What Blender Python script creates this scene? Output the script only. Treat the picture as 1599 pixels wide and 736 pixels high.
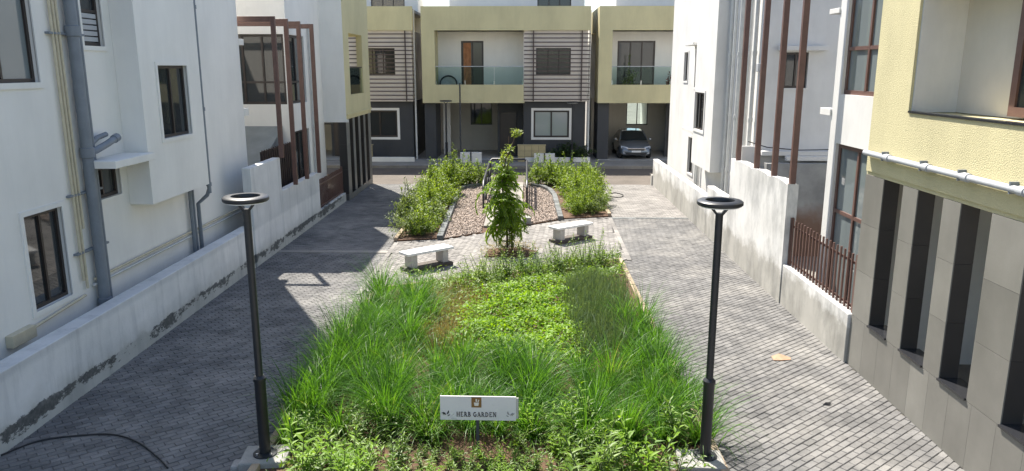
import bpy, bmesh, math, random
import numpy as np
from mathutils import Vector, Matrix
R = math.radians
rnd = random.Random(7)
rng = np.random.default_rng(11)
scene = bpy.context.scene
for o in list(bpy.data.objects): bpy.data.objects.remove(o)

# ------------------------------------------------------------ camera, sky, sun, exposure
cam = bpy.data.objects.new('camera', bpy.data.cameras.new('camera'))
scene.collection.objects.link(cam)
cam.location = (0, 0, 5.0)
cam.rotation_euler = (R(90 - 12.5), 0, R(1.0))
cam.data.sensor_width = 36
cam.data.lens = 36 * 1180 / 1599
cam.data.clip_end = 2000
scene.camera = cam
SUN = Vector((-0.34, 0.62, 1.0)).normalized()          # towards the sun
world = bpy.data.worlds.new('World'); scene.world = world
world.use_nodes = True
wn = world.node_tree.nodes; wl = world.node_tree.links
bg = wn['Background']; bg.inputs['Strength'].default_value = 0.105
sky = wn.new('ShaderNodeTexSky'); sky.sky_type = 'NISHITA'; sky.sun_disc = False
sky.sun_elevation = math.asin(SUN.z); sky.sun_rotation = math.atan2(SUN.x, SUN.y)
sky.dust_density = 1.2; sky.ozone_density = 1.0
wl.new(sky.outputs[0], bg.inputs['Color'])
sl = bpy.data.lights.new('sun', 'SUN'); sl.energy = 5.0; sl.angle = R(0.53); sl.color = (1.0, 0.94, 0.84)
so = bpy.data.objects.new('sun', sl); scene.collection.objects.link(so)
so.rotation_euler = SUN.to_track_quat('Z', 'Y').to_euler()
so.location = (-20, 30, 60)
vs = scene.view_settings
vs.view_transform = 'Standard'; vs.look = 'None'; vs.gamma = 1.0; vs.use_curve_mapping = False
vs.exposure = 1.18

# ------------------------------------------------------------ helpers
COL = scene.collection
OFF = {}
def props(o, label=None, cat=None, group=None, kind=None):
    if label: o['label'] = label
    if cat: o['category'] = cat
    if group: o['group'] = group
    if kind: o['kind'] = kind
    return o
def thing(name, loc, label, cat, group=None, rz=0.0, local=False):
    o = bpy.data.objects.new(name, None); COL.objects.link(o)
    o.empty_display_size = 0.2
    o.location = loc; o.rotation_euler = (0, 0, rz)
    OFF[o.name] = (0, 0, 0) if local else tuple(loc)
    return props(o, label, cat, group)
def link_mesh(name, me, mat, parent=None):
    o = bpy.data.objects.new(name, me); COL.objects.link(o)
    if mat is not None:
        me.materials.clear(); me.materials.append(mat)
    if parent is not None: o.parent = parent
    return o
def off_of(parent):
    while parent is not None:
        if parent.name in OFF: return OFF[parent.name]
        parent = parent.parent
    return (0, 0, 0)
class MB:
    def __init__(s): s.v = []; s.f = []
    def add(s, vs_, fs_):
        n = len(s.v); s.v.extend([tuple(v) for v in vs_]); s.f.extend([tuple(i + n for i in f) for f in fs_]); return s
    def box(s, x0, x1, y0, y1, z0, z1):
        x0, x1 = min(x0, x1), max(x0, x1); y0, y1 = min(y0, y1), max(y0, y1); z0, z1 = min(z0, z1), max(z0, z1)
        return s.add([(x0,y0,z0),(x1,y0,z0),(x1,y1,z0),(x0,y1,z0),(x0,y0,z1),(x1,y0,z1),(x1,y1,z1),(x0,y1,z1)],
                     [(0,3,2,1),(4,5,6,7),(0,1,5,4),(1,2,6,5),(2,3,7,6),(3,0,4,7)])
    def bar(s, a, b, w, h, up=(0,0,1)):
        a = Vector(a); b = Vector(b); d = (b - a).normalized(); u = Vector(up)
        if abs(d.dot(u)) > .98: u = Vector((0,1,0))
        sx = d.cross(u).normalized() * w/2; sy = sx.cross(d).normalized() * h/2
        vv = [a-sx-sy, a+sx-sy, a+sx+sy, a-sx+sy, b-sx-sy, b+sx-sy, b+sx+sy, b-sx+sy]
        return s.add(vv, [(0,3,2,1),(4,5,6,7),(0,1,5,4),(1,2,6,5),(2,3,7,6),(3,0,4,7)])
    def tube(s, pts, r, n=10, cap=True):
        pts = [Vector(p) for p in pts]; rings = []; k = len(pts)
        rr = r if isinstance(r, (list, tuple)) else [r]*k
        prev = None
        for i, p in enumerate(pts):
            d = (pts[min(i+1,k-1)] - pts[max(i-1,0)]).normalized()
            if prev is None:
                ref = Vector((0,0,1)) if abs(d.z) < .95 else Vector((1,0,0))
                a = d.cross(ref).normalized()
            else:
                a = (prev - d*prev.dot(d)).normalized()
            prev = a; b = d.cross(a)
            rings.append([p + (a*math.cos(t*2*math.pi/n) + b*math.sin(t*2*math.pi/n))*rr[i] for t in range(n)])
        vv = [v for ring in rings for v in ring]; ff = []
        for i in range(k-1):
            for t in range(n):
                ff.append((i*n+t, i*n+(t+1)%n, (i+1)*n+(t+1)%n, (i+1)*n+t))
        if cap: ff.append(tuple(range(n-1,-1,-1))); ff.append(tuple((k-1)*n+t for t in range(n)))
        return s.add(vv, ff)
    def lathe(s, prof, c=(0,0,0), n=20, closed=False):
        vv = []; ff = []; k = len(prof)
        for (r, z) in prof:
            for t in range(n):
                a = t*2*math.pi/n; vv.append((c[0]+r*math.cos(a), c[1]+r*math.sin(a), c[2]+z))
        for i in range(k if closed else k-1):
            j = (i+1) % k
            for t in range(n): ff.append((i*n+t, i*n+(t+1)%n, j*n+(t+1)%n, j*n+t))
        if not closed:
            ff.append(tuple(range(n-1,-1,-1))); ff.append(tuple((k-1)*n+t for t in range(n)))
        return s.add(vv, ff)
    def prism(s, poly, z0, z1):
        n = len(poly)
        return s.add([(x,y,z0) for x,y in poly] + [(x,y,z1) for x,y in poly],
                     [tuple(range(n-1,-1,-1)), tuple(range(n,2*n))] + [(i,(i+1)%n,n+(i+1)%n,n+i) for i in range(n)])
    def build(s, name, mat, parent=None, smooth=False, bevel=0, recalc=False):
        ox, oy, oz = off_of(parent) if parent is not None else (0,0,0)
        me = bpy.data.meshes.new(name)
        me.from_pydata([(x-ox,y-oy,z-oz) for x,y,z in s.v], [], s.f)
        if recalc:
            bm = bmesh.new(); bm.from_mesh(me); bmesh.ops.recalc_face_normals(bm, faces=bm.faces); bm.to_mesh(me); bm.free()
        if smooth:
            me.polygons.foreach_set('use_smooth', [True]*len(me.polygons))
            try: me.set_sharp_from_angle(angle=R(40))
            except Exception: pass
        o = link_mesh(name, me, mat, parent)
        if bevel:
            b = o.modifiers.new('bevel', 'BEVEL'); b.width = bevel; b.segments = 2; b.limit_method = 'ANGLE'; b.angle_limit = R(50)
        return o
def fp(face, pos, u, w, z):            # a point on a facade: u along it, w outward
    if face == '+x': return (pos + w, u, z)
    if face == '-x': return (pos - w, u, z)
    if face == '+y': return (u, pos + w, z)
    return (u, pos - w, z)
def fbox(mb, face, pos, u0, u1, w0, w1, z0, z1):
    a = fp(face, pos, u0, w0, z0); b = fp(face, pos, u1, w1, z1)
    return mb.box(a[0], b[0], a[1], b[1], a[2], b[2])
def block(mb, x0, x1, y0, y1, z0, z1, holes=None, depth=.2, top=True):
    """a box whose faces have recessed openings; holes = {face: [(u0,u1,z0,z1), ...]}"""
    holes = holes or {}
    for face, pos, a, b in (('+x', x1, y0, y1), ('-x', x0, y0, y1), ('+y', y1, x0, x1), ('-y', y0, x0, x1)):
        hs = holes.get(face, [])
        us = sorted({a, b} | {h[0] for h in hs} | {h[1] for h in hs}); zs = sorted({z0, z1} | {h[2] for h in hs} | {h[3] for h in hs})
        us = [u for u in us if a <= u <= b]; zs = [z for z in zs if z0 <= z <= z1]
        vv = [fp(face, pos, u, 0, z) for u in us for z in zs]; nz = len(zs); ff = []
        for i in range(len(us)-1):
            for j in range(nz-1):
                cu = (us[i]+us[i+1])/2; cz = (zs[j]+zs[j+1])/2
                if any(h[0] < cu < h[1] and h[2] < cz < h[3] for h in hs): continue
                q = (i*nz+j, (i+1)*nz+j, (i+1)*nz+j+1, i*nz+j+1)
                ff.append(q if face in ('+x', '-y') else q[::-1])
        mb.add(vv, ff)
        for h in hs:
            c = [fp(face, pos, u, w, z) for w in (0, -depth) for u, z in ((h[0],h[2]),(h[1],h[2]),(h[1],h[3]),(h[0],h[3]))]
            qs = [(0,1,5,4),(1,2,6,5),(2,3,7,6),(3,0,4,7),(4,5,6,7)]
            mb.add(c, qs if face in ('+x', '-y') else [q[::-1] for q in qs])
    if top: mb.add([(x0,y0,z1),(x1,y0,z1),(x1,y1,z1),(x0,y1,z1)], [(0,1,2,3)])
    mb.add([(x0,y0,z0),(x1,y0,z0),(x1,y1,z0),(x0,y1,z0)], [(3,2,1,0)])
    return mb
def copy_tree(o, parent=None):
    c = o.copy(); COL.objects.link(c); c.parent = parent
    for ch in o.children: copy_tree(ch, c)
    return c
def pip(x, y, poly):
    c = False; n = len(poly); j = n-1
    for i in range(n):
        xi, yi = poly[i]; xj, yj = poly[j]
        if (yi > y) != (yj > y) and x < (xj-xi)*(y-yi)/(yj-yi)+xi: c = not c
        j = i
    return c

# ------------------------------------------------------------ materials
def nodes_of(name):
    m = bpy.data.materials.new(name); m.use_nodes = True
    nt = m.node_tree; return m, nt, nt.nodes, nt.links, nt.nodes['Principled BSDF']
def ramp(n, stops):
    r = n.new('ShaderNodeValToRGB'); e = r.color_ramp.elements
    while len(e) < len(stops): e.new(.5)
    for el, (p, c) in zip(e, stops):
        el.position = p; el.color = c if len(c) == 4 else (*c, 1)
    return r
def mixc(n, l, fac, a, b, mode='MIX'):
    m = n.new('ShaderNodeMix'); m.data_type = 'RGBA'; m.blend_type = mode
    if hasattr(fac, 'node'): l.new(fac, m.inputs[0])
    else: m.inputs[0].default_value = fac
    for s, i in ((a, 6), (b, 7)):
        if hasattr(s, 'node'): l.new(s, m.inputs[i])
        else: m.inputs[i].default_value = (*s, 1)
    return m.outputs[2]
def noise(n, l, scale, detail=4, rough=.6, stretch=None, kind='ShaderNodeTexNoise'):
    g = n.new('ShaderNodeNewGeometry'); src = g.outputs['Position']
    if stretch:
        mp = n.new('ShaderNodeMapping'); mp.inputs['Scale'].default_value = stretch
        l.new(src, mp.inputs[0]); src = mp.outputs[0]
    t = n.new(kind); t.inputs['Scale'].default_value = scale
    if kind == 'ShaderNodeTexNoise':
        t.inputs['Detail'].default_value = detail; t.inputs['Roughness'].default_value = rough
    l.new(src, t.inputs['Vector']); return t
def bump(n, l, p, h, strength, dist=.01):
    b = n.new('ShaderNodeBump'); b.inputs['Strength'].default_value = strength; b.inputs['Distance'].default_value = dist
    l.new(h, b.inputs['Height']); l.new(b.outputs[0], p.inputs['Normal'])
def mat(name, col, rough=.7, var=.12, vscale=3.0, bscale=0, bstr=.2, bdist=.01, metal=0, spec=.5, streak=0, fine=0, island=0, coat=0, dust=None):
    m, nt, n, l, p = nodes_of(name)
    p.inputs['Roughness'].default_value = rough; p.inputs['Metallic'].default_value = metal
    p.inputs['Specular IOR Level'].default_value = spec; p.inputs['Coat Weight'].default_value = coat
    t = noise(n, l, vscale, 5)
    r = ramp(n, [(.3, tuple(c*(1-var) for c in col)), (.7, tuple(min(1, c*(1+var*.7)) for c in col))])
    l.new(t.outputs['Fac'], r.inputs[0]); c = r.outputs[0]
    if streak:
        s = noise(n, l, 1.0, 7, .7, (1.1, 1.1, .22)); sr = ramp(n, [(.42, (1,1,1)), (.75, (1-streak,)*3)])
        l.new(s.outputs['Fac'], sr.inputs[0]); c = mixc(n, l, 1, c, sr.outputs[0], 'MULTIPLY')
    if fine:
        s = noise(n, l, 60, 3); sr = ramp(n, [(.3, (1-fine,)*3), (.7, (1,1,1))])
        l.new(s.outputs['Fac'], sr.inputs[0]); c = mixc(n, l, 1, c, sr.outputs[0], 'MULTIPLY')
    if island:
        g = n.new('ShaderNodeNewGeometry'); oi = n.new('ShaderNodeObjectInfo')
        ad = n.new('ShaderNodeMath'); ad.operation = 'ADD'; l.new(g.outputs['Random Per Island'], ad.inputs[0]); l.new(oi.outputs['Random'], ad.inputs[1])
        fr = n.new('ShaderNodeMath'); fr.operation = 'FRACT'; l.new(ad.outputs[0], fr.inputs[0])
        sr = ramp(n, [(0, (1-island,)*3), (1, (1+island*.4,)*3)]); l.new(fr.outputs[0], sr.inputs[0])
        c = mixc(n, l, 1, c, sr.outputs[0], 'MULTIPLY')
    if dust:
        dsc, lo, hi, dcol, amt = dust
        d = noise(n, l, dsc, 8, .68); dm = ramp(n, [(lo, (0,0,0)), (hi, (amt,)*3)]); l.new(d.outputs['Fac'], dm.inputs[0])
        d2 = noise(n, l, dsc*.45, 6, .6); dk = ramp(n, [(.36, (.78,.78,.79)), (.6, (1,1,1))]); l.new(d2.outputs['Fac'], dk.inputs[0])
        c = mixc(n, l, 1, c, dk.outputs[0], 'MULTIPLY'); c = mixc(n, l, dm.outputs[0], c, dcol)
    l.new(c, p.inputs['Base Color'])
    if bscale:
        bt = noise(n, l, bscale, 4); bump(n, l, p, bt.outputs['Fac'], bstr, bdist)
    return m
def leaf_mat(name, c0, c1, trans=.45, rough=.5, c2=None):
    m, nt, n, l, p = nodes_of(name)
    g = n.new('ShaderNodeNewGeometry'); oi = n.new('ShaderNodeObjectInfo')
    big = noise(n, l, 1.3, 3)
    a = n.new('ShaderNodeMath'); a.operation = 'MULTIPLY_ADD'; l.new(big.outputs['Fac'], a.inputs[0]); a.inputs[1].default_value = .8; a.inputs[2].default_value = -.15
    b = n.new('ShaderNodeMath'); b.operation = 'MULTIPLY_ADD'; l.new(g.outputs['Random Per Island'], b.inputs[0]); b.inputs[1].default_value = .55; l.new(a.outputs[0], b.inputs[2])
    st = [(.1, c0), (.8, c1)] + ([(.97, c2)] if c2 else [])
    r = ramp(n, st); l.new(b.outputs[0], r.inputs[0])
    l.new(r.outputs[0], p.inputs['Base Color']); p.inputs['Roughness'].default_value = rough
    p.inputs['Specular IOR Level'].default_value = .35
    tr = n.new('ShaderNodeBsdfTranslucent')
    tc = mixc(n, l, 1, r.outputs[0], (1.5, 1.35, .6), 'MULTIPLY'); l.new(tc, tr.inputs['Color'])
    mx = n.new('ShaderNodeMixShader'); mx.inputs[0].default_value = trans
    l.new(p.outputs[0], mx.inputs[1]); l.new(tr.outputs[0], mx.inputs[2]); l.new(mx.outputs[0], n['Material Output'].inputs['Surface'])
    return m
def peeling_mat():
    m, nt, n, l, p = nodes_of('peeling_white_paint')
    p.inputs['Roughness'].default_value = .8
    g = n.new('ShaderNodeNewGeometry'); sp = n.new('ShaderNodeSeparateXYZ'); l.new(g.outputs['Position'], sp.inputs[0])
    base = noise(n, l, 1.4, 6); br = ramp(n, [(.3, (.66,.66,.645)), (.7, (.82,.81,.79))]); l.new(base.outputs['Fac'], br.inputs[0])
    st = noise(n, l, 1.0, 6, .65, (4, 4, .5)); sr = ramp(n, [(.5, (1,1,1)), (.8, (.7,.71,.72))]); l.new(st.outputs['Fac'], sr.inputs[0])
    c = mixc(n, l, 1, br.outputs[0], sr.outputs[0], 'MULTIPLY')
    # flakes of paint gone in a ragged band low on the wall
    zb = ramp(n, [(.0, (.62,)*3), (.10, (.88,)*3), (.28, (1,1,1)), (.40, (.62,)*3), (.58, (0,0,0))]); l.new(sp.outputs[2], zb.inputs[0])
    fl = noise(n, l, 1.05, 12, .78, (1, 1, 2.2))
    mu = n.new('ShaderNodeMath'); mu.operation = 'MULTIPLY'; l.new(fl.outputs['Fac'], mu.inputs[0]); l.new(zb.outputs[0], mu.inputs[1])
    fr = ramp(n, [(.47, (0,0,0)), (.485, (1,1,1))]); l.new(mu.outputs[0], fr.inputs[0])
    pc = noise(n, l, 14, 4); pr_ = ramp(n, [(.3, (.10,.105,.11)), (.7, (.24,.24,.235))]); l.new(pc.outputs['Fac'], pr_.inputs[0])
    c = mixc(n, l, fr.outputs[0], c, pr_.outputs[0])
    # damp line along the foot and grime on the top edge
    dn = noise(n, l, 2.2, 8, .7); da = n.new('ShaderNodeMath'); da.operation = 'MULTIPLY_ADD'; da.inputs[1].default_value = -.55; l.new(dn.outputs['Fac'], da.inputs[0]); l.new(sp.outputs[2], da.inputs[2])
    dz = ramp(n, [(.0, (.60,.60,.56)), (.08, (.82,.82,.80)), (.32, (1,1,1))]); l.new(da.outputs[0], dz.inputs[0]); c = mixc(n, l, .85, c, dz.outputs[0], 'MULTIPLY')
    tz = ramp(n, [(.49, (1,1,1)), (.53, (.72,.74,.76))]); hz = n.new('ShaderNodeMath'); hz.operation = 'MULTIPLY'; hz.inputs[1].default_value = .5
    gn = noise(n, l, 6, 5); ga = n.new('ShaderNodeMath'); ga.operation = 'MULTIPLY_ADD'; ga.inputs[1].default_value = .1; l.new(gn.outputs['Fac'], ga.inputs[0]); l.new(sp.outputs[2], ga.inputs[2])
    l.new(ga.outputs[0], hz.inputs[0]); l.new(hz.outputs[0], tz.inputs[0]); c = mixc(n, l, .6, c, tz.outputs[0], 'MULTIPLY')
    l.new(c, p.inputs['Base Color'])
    bt = noise(n, l, 30, 4)
    bs = n.new('ShaderNodeMath'); bs.operation = 'MULTIPLY_ADD'; bs.inputs[1].default_value = -.6; l.new(fr.outputs[0], bs.inputs[0]); l.new(bt.outputs['Fac'], bs.inputs[2])
    bump(n, l, p, bs.outputs[0], .35, .008)
    return m
def rwall_mat():
    m, nt, n, l, p = nodes_of('weathered_white_paint')
    p.inputs['Roughness'].default_value = .8
    g = n.new('ShaderNodeNewGeometry'); sp = n.new('ShaderNodeSeparateXYZ'); l.new(g.outputs['Position'], sp.inputs[0])
    base = noise(n, l, 1.1, 6); br = ramp(n, [(.3, (.58,.57,.545)), (.62, (.72,.71,.69))]); l.new(base.outputs['Fac'], br.inputs[0])
    st = noise(n, l, 1.0, 8, .72, (1.3, 1.3, .6)); sr = ramp(n, [(.46, (1,1,1)), (.64, (.55,.56,.57))]); l.new(st.outputs['Fac'], sr.inputs[0])
    c = mixc(n, l, .8, br.outputs[0], sr.outputs[0], 'MULTIPLY')
    fn = noise(n, l, 1.3, 9, .75); fa = n.new('ShaderNodeMath'); fa.operation = 'MULTIPLY_ADD'; fa.inputs[1].default_value = -1.3; l.new(fn.outputs['Fac'], fa.inputs[0]); l.new(sp.outputs[2], fa.inputs[2])
    fr = ramp(n, [(.0, (.50,.48,.43)), (.10, (.8,.79,.77)), (.22, (1,1,1))]); l.new(fa.outputs[0], fr.inputs[0]); c = mixc(n, l, .75, c, fr.outputs[0], 'MULTIPLY')
    l.new(c, p.inputs['Base Color'])
    bt = noise(n, l, 25, 4); bump(n, l, p, bt.outputs['Fac'], .25, .006)
    return m
def glass_mat(name='window_glass', col=(.025,.03,.033), rough=.04):
    m, nt, n, l, p = nodes_of(name)
    p.inputs['Base Color'].default_value = (*col, 1); p.inputs['Roughness'].default_value = rough
    p.inputs['Specular IOR Level'].default_value = .8
    t = noise(n, l, 1.6, 2); bump(n, l, p, t.outputs['Fac'], .06, .02)
    return m
def clear_mat():
    m, nt, n, l, p = nodes_of('clear_glass')
    tr = n.new('ShaderNodeBsdfTransparent'); tr.inputs[0].default_value = (.80,.87,.85,1)
    gl = n.new('ShaderNodeBsdfGlossy'); gl.inputs['Roughness'].default_value = .03
    fr = n.new('ShaderNodeFresnel'); fr.inputs[0].default_value = 1.18
    mx = n.new('ShaderNodeMixShader'); l.new(fr.outputs[0], mx.inputs[0]); l.new(tr.outputs[0], mx.inputs[1]); l.new(gl.outputs[0], mx.inputs[2])
    l.new(mx.outputs[0], n['Material Output'].inputs['Surface']); return m

def stain_mat():
    m, nt, n, l, p = nodes_of('rust_stained_cement'); p.inputs['Roughness'].default_value = .9
    g = n.new('ShaderNodeNewGeometry'); sp = n.new('ShaderNodeSeparateXYZ'); l.new(g.outputs['Position'], sp.inputs[0])
    b = noise(n, l, 1.2, 6); br = ramp(n, [(.3, (.20,.20,.195)), (.7, (.40,.40,.385))]); l.new(b.outputs['Fac'], br.inputs[0])
    f = noise(n, l, 1.8, 6); a = n.new('ShaderNodeMath'); a.operation = 'MULTIPLY_ADD'; a.inputs[1].default_value = .8; l.new(f.outputs['Fac'], a.inputs[0]); l.new(sp.outputs[2], a.inputs[2])
    r = ramp(n, [(.30, (.9,.9,.9)), (.46, (.8,.8,.8)), (.60, (0,0,0))]); h = n.new('ShaderNodeMath'); h.operation = 'MULTIPLY'; h.inputs[1].default_value = .32; l.new(a.outputs[0], h.inputs[0]); l.new(h.outputs[0], r.inputs[0])
    l.new(mixc(n, l, r.outputs[0], br.outputs[0], (.20,.10,.055)), p.inputs['Base Color']); return m
M = dict(
    white=mat('white_plaster', (.82,.80,.75), .8, .05, .8, 90, .12, .004, streak=.10),
    white_r=mat('white_plaster_weathered', (.71,.70,.675), .8, .08, 1.0, 90, .12, .004, streak=.13),
    cream=mat('cream_plaster', (.66,.615,.53), .85, .06, 1.5, 60, .15, .004, streak=.08),
    yellow=mat('yellow_plaster', (.66,.595,.35), .85, .07, .7, 55, .9, .012, streak=.16, fine=.12),
    charcoal=mat('charcoal_plaster', (.060,.062,.066), .8, .12, 1.5, 70, .2, .004, streak=.12),
    beige=mat('pinkish_beige_plaster', (.76,.70,.64), .85, .05, 1.5, 70, .15, .004),
    brown=mat('brown_painted_steel', (.145,.078,.062), .45, .18, 4, 120, .1, .002, fine=.15),
    dframe=mat('dark_window_frame', (.035,.026,.023), .4, .15, 6),
    slat=mat('brown_slat', (.075,.05,.045), .5, .15, 3),
    black=mat('black_powder_coat', (.017,.019,.023), .42, .25, 6, 150, .1, .002),
    pvc=mat('grey_pvc', (.20,.225,.255), .5, .12, 4, fine=.08),
    pvc_l=mat('pale_pvc', (.44,.455,.475), .45, .1, 4, fine=.06),
    creampipe=mat('cream_conduit', (.56,.50,.36), .5, .12, 5),
    whitepipe=mat('white_pipe', (.62,.62,.59), .55, .12, 4, streak=.15),
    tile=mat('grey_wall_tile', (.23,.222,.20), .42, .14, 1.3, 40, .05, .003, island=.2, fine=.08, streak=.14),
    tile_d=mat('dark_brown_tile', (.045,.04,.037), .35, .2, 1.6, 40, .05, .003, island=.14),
    grout=mat('dark_grout', (.10,.095,.088), .9, .1, 6),
    granite=mat('black_granite', (.025,.026,.03), .25, .4, 90),
    concrete=mat('raw_concrete', (.36,.35,.325), .9, .22, 3, 45, .35, .01, fine=.2),
    stained=mat('stained_cement', (.26,.255,.24), .9, .3, 1.4, 35, .3, .01, streak=.3),
    paver=mat('concrete_paver', (.188,.184,.18), .85, .22, 2.2, 70, .45, .006, island=.26, fine=.30, dust=(.55, .46, .66, (.30,.285,.26), .5)),
    paver_p=mat('plaza_paver', (.285,.268,.25), .85, .24, .9, 70, .45, .006, island=.30, fine=.26),
    joint=mat('joint_sand', (.135,.128,.115), .95, .45, 1.2, 60, .4, .01, dust=(.55, .46, .66, (.27,.255,.23), .6)),
    road=mat('dusty_asphalt', (.135,.112,.092), .9, .25, .8, 80, .6, .01, fine=.3),
    ground=mat('dusty_ground', (.24,.215,.18), .95, .25, .6, 30, .5, .02, fine=.2),
    pavement=mat('cement_pavement', (.30,.28,.25), .9, .2, 1.2, 40, .3, .008, fine=.2),
    soil=mat('red_soil', (.13,.072,.042), .95, .4, 2.5, 25, .8, .03, fine=.35),
    kerb=mat('kerb_concrete', (.40,.31,.22), .9, .25, 3, 40, .4, .01, fine=.25),
    kerb_g=mat('grey_kerb_stone', (.165,.175,.175), .8, .3, 4, 40, .3, .01, island=.35, fine=.2),
    pebble=mat('river_pebble', (.42,.335,.275), .75, .3, 6, island=.6),
    bench=mat('white_terrazzo', (.80,.80,.78), .45, .06, 8, 80, .1, .003, fine=.06),
    benchleg=mat('grey_terrazzo', (.50,.48,.45), .6, .15, 8, 80, .15, .003, fine=.12),
    benchbase=mat('dark_cement_base', (.085,.07,.06), .8, .2, 5),
    glass=glass_mat(), clear=clear_mat(),
    glass_l=glass_mat('window_glass_curtained', (.33,.36,.36), .06),
    glass_b=glass_mat('blue_grey_glass', (.17,.20,.205), .05),
    tan=mat('tan_masonry', (.50,.42,.24), .9, .15, 2, 40, .3, .01, fine=.1),
    curtain=mat('orange_brown_curtain', (.42,.20,.10), .9, .35, 5),
    signboard=mat('sign_white', (.70,.68,.66), .4, .04, 4),
    ink=mat('sign_ink', (.03,.027,.028), .6, .05), brownink=mat('sign_brown', (.23,.115,.03), .5, .1),
    greyink=mat('sign_grey', (.30,.29,.28), .6, .05), signwhite=mat('sign_emblem', (.75,.70,.62), .5, .05),
    awning=mat('grey_green_sheet', (.22,.24,.235), .55, .15, 2, streak=.15),
    bark=mat('young_bark', (.13,.085,.06), .9, .3, 12, 60, .5, .006),
    stem=mat('green_stem', (.10,.13,.045), .8, .3, 8),
    cardboard=mat('cardboard', (.40,.25,.16), .9, .15, 10), rubber=mat('black_rubber', (.02,.02,.022), .7, .2, 10),
    cable=mat('black_cable', (.018,.018,.02), .5, .1),
    carpaint=mat('grey_car_paint', (.19,.21,.235), .3, .06, 2, metal=.4, coat=1),
    chrome=mat('chrome', (.6,.6,.62), .15, .03, metal=1), lampglass=mat('headlamp_glass', (.55,.57,.6), .1, .1, 20, coat=1),
    plate=mat('number_plate', (.72,.72,.70), .5, .04), tyre=mat('tyre_rubber', (.02,.02,.02), .85, .2),
    pot=mat('terracotta_pot', (.32,.13,.07), .8, .15), diffuser=mat('white_diffuser', (.78,.80,.80), .35, .03),
    grass=leaf_mat('lemongrass_leaf', (.022,.082,.010), (.110,.270,.030), .5, .42, (.32,.35,.12)),
    mint=leaf_mat('mint_leaf', (.085,.20,.010), (.235,.40,.022), .48),
    rosemary=leaf_mat('grey_green_leaf', (.055,.100,.050), (.135,.205,.100), .3, .6),
    weed=leaf_mat('lance_leaf', (.045,.115,.012), (.19,.31,.036), .42, .42),
    hedge=leaf_mat('hedge_leaf', (.055,.120,.012), (.235,.34,.040), .45, .45),
    hedge_d=leaf_mat('dusty_hedge_leaf', (.055,.105,.025), (.20,.27,.085), .38, .5),
    darkhedge=leaf_mat('dark_hedge_leaf', (.015,.035,.012), (.05,.085,.025), .3),
    neem=leaf_mat('pinnate_leaf', (.065,.145,.012), (.245,.38,.04), .55, .4),
    neem_y=leaf_mat('young_leaf', (.11,.18,.03), (.26,.33,.07), .5, .4),
    dry=leaf_mat('dry_grass', (.15,.125,.05), (.33,.28,.12), .3, .7, (.17,.24,.06)),
    redleaf=leaf_mat('reddish_leaf', (.14,.03,.02), (.30,.08,.05), .4, .5),
    rust=stain_mat(), peel=peeling_mat(), rwall=rwall_mat(),
)

# ------------------------------------------------------------ ground, road, pavers
def struct(name, mb, m, label=None):
    return props(mb.build(name, m), kind='structure')
struct('ground', MB().box(-300, 300, -60, 600, -.5, -.06), M['ground'])
struct('road', MB().box(-80, 80, 33.0, 38.6, -.055, -.02), M['road'])
pv = MB().box(-80, 80, 38.6, 49, -.055, .11)
struct('pavement', pv, M['pavement'])
far_kerb = thing('kerb', (0, 38.6, 0), 'long cement kerb edging the far pavement', 'kerb')
x = -24.0
while x < 24: MB().box(x, x+.985, 38.45, 38.597, -.05, .13).build('kerb_stone', M['pavement'], far_kerb, bevel=.012); x += 1.0
yard = MB().box(-30, -6.92, 5, 33, -.055, .04).box(5.72, 30, 5, 33, -.055, .04)
struct('house_yard', yard, M['pavement'])
for nm, poly in (('driveway_bed', [(-6.92,4),(-3.3,4),(-3.3,33),(-6.92,33)]), ('driveway_bed', [(2.4,4),(5.72,4),(5.72,33),(2.4,33)]), ('plaza_bed', [(-3.3,16),(2.4,19),(2.4,33),(-3.3,33)])):
    struct(nm, MB().prism(poly, -.055, -.012), M['joint'])
struct('front_lane', MB().box(-6.92, 5.72, -2, 4.0, -.055, -.008), M['pavement'])

ANG = R(40); PL, PWD = .215, .108
cA, sA = math.cos(ANG), math.sin(ANG)
PITCH = R(12.5)
def paver_cells(poly, ang=ANG, herring=False):
    c, s = math.cos(ang), math.sin(ang)
    us = [x*c+y*s for x, y in poly]; vs_ = [-x*s+y*c for x, y in poly]
    out = []
    if not herring:
        r = int(min(vs_)/PWD)-2
        while r*PWD < max(vs_)+PWD:
            u = math.floor(min(us)/PL)*PL - PL + (PL/2 if r % 2 else 0)
            while u < max(us)+PL:
                cu, cv = u+PL/2, (r+.5)*PWD
                x_, y_ = cu*c-cv*s, cu*s+cv*c
                if pip(x_, y_, poly): out.append((x_, y_, ang))
                u += PL
            r += 1
    else:
        w = PWD
        for i in range(int(min(us)/w)-4, int(max(us)/w)+5):
            for j in range(int(min(vs_)/w)-4, int(max(vs_)/w)+5):
                k = (i - j) % 4
                if k == 0: cu, cv, a = (i+1)*w, (j+.5)*w, ang
                elif k == 3: cu, cv, a = (i+.5)*w, (j+1)*w, ang+math.pi/2
                else: continue
                x_, y_ = cu*c-cv*s, cu*s+cv*c
                if pip(x_, y_, poly): out.append((x_, y_, a))
    return out
def chamfer_box(L, W, H, ch=.007):
    a, b = L/2, W/2
    vv = [(-a,-b,-H),(a,-b,-H),(a,b,-H),(-a,b,-H),(-a,-b,-ch),(a,-b,-ch),(a,b,-ch),(-a,b,-ch),(-a+ch,-b+ch,0),(a-ch,-b+ch,0),(a-ch,b-ch,0),(-a+ch,b-ch,0)]
    ff = [(0,1,5,4),(1,2,6,5),(2,3,7,6),(3,0,4,7),(4,5,9,8),(5,6,10,9),(6,7,11,10),(7,4,8,11),(8,9,10,11)]
    return vv, ff
PV, PF = chamfer_box(PL-.009, PWD-.009, .03)
PVn = np.array(PV)
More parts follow.
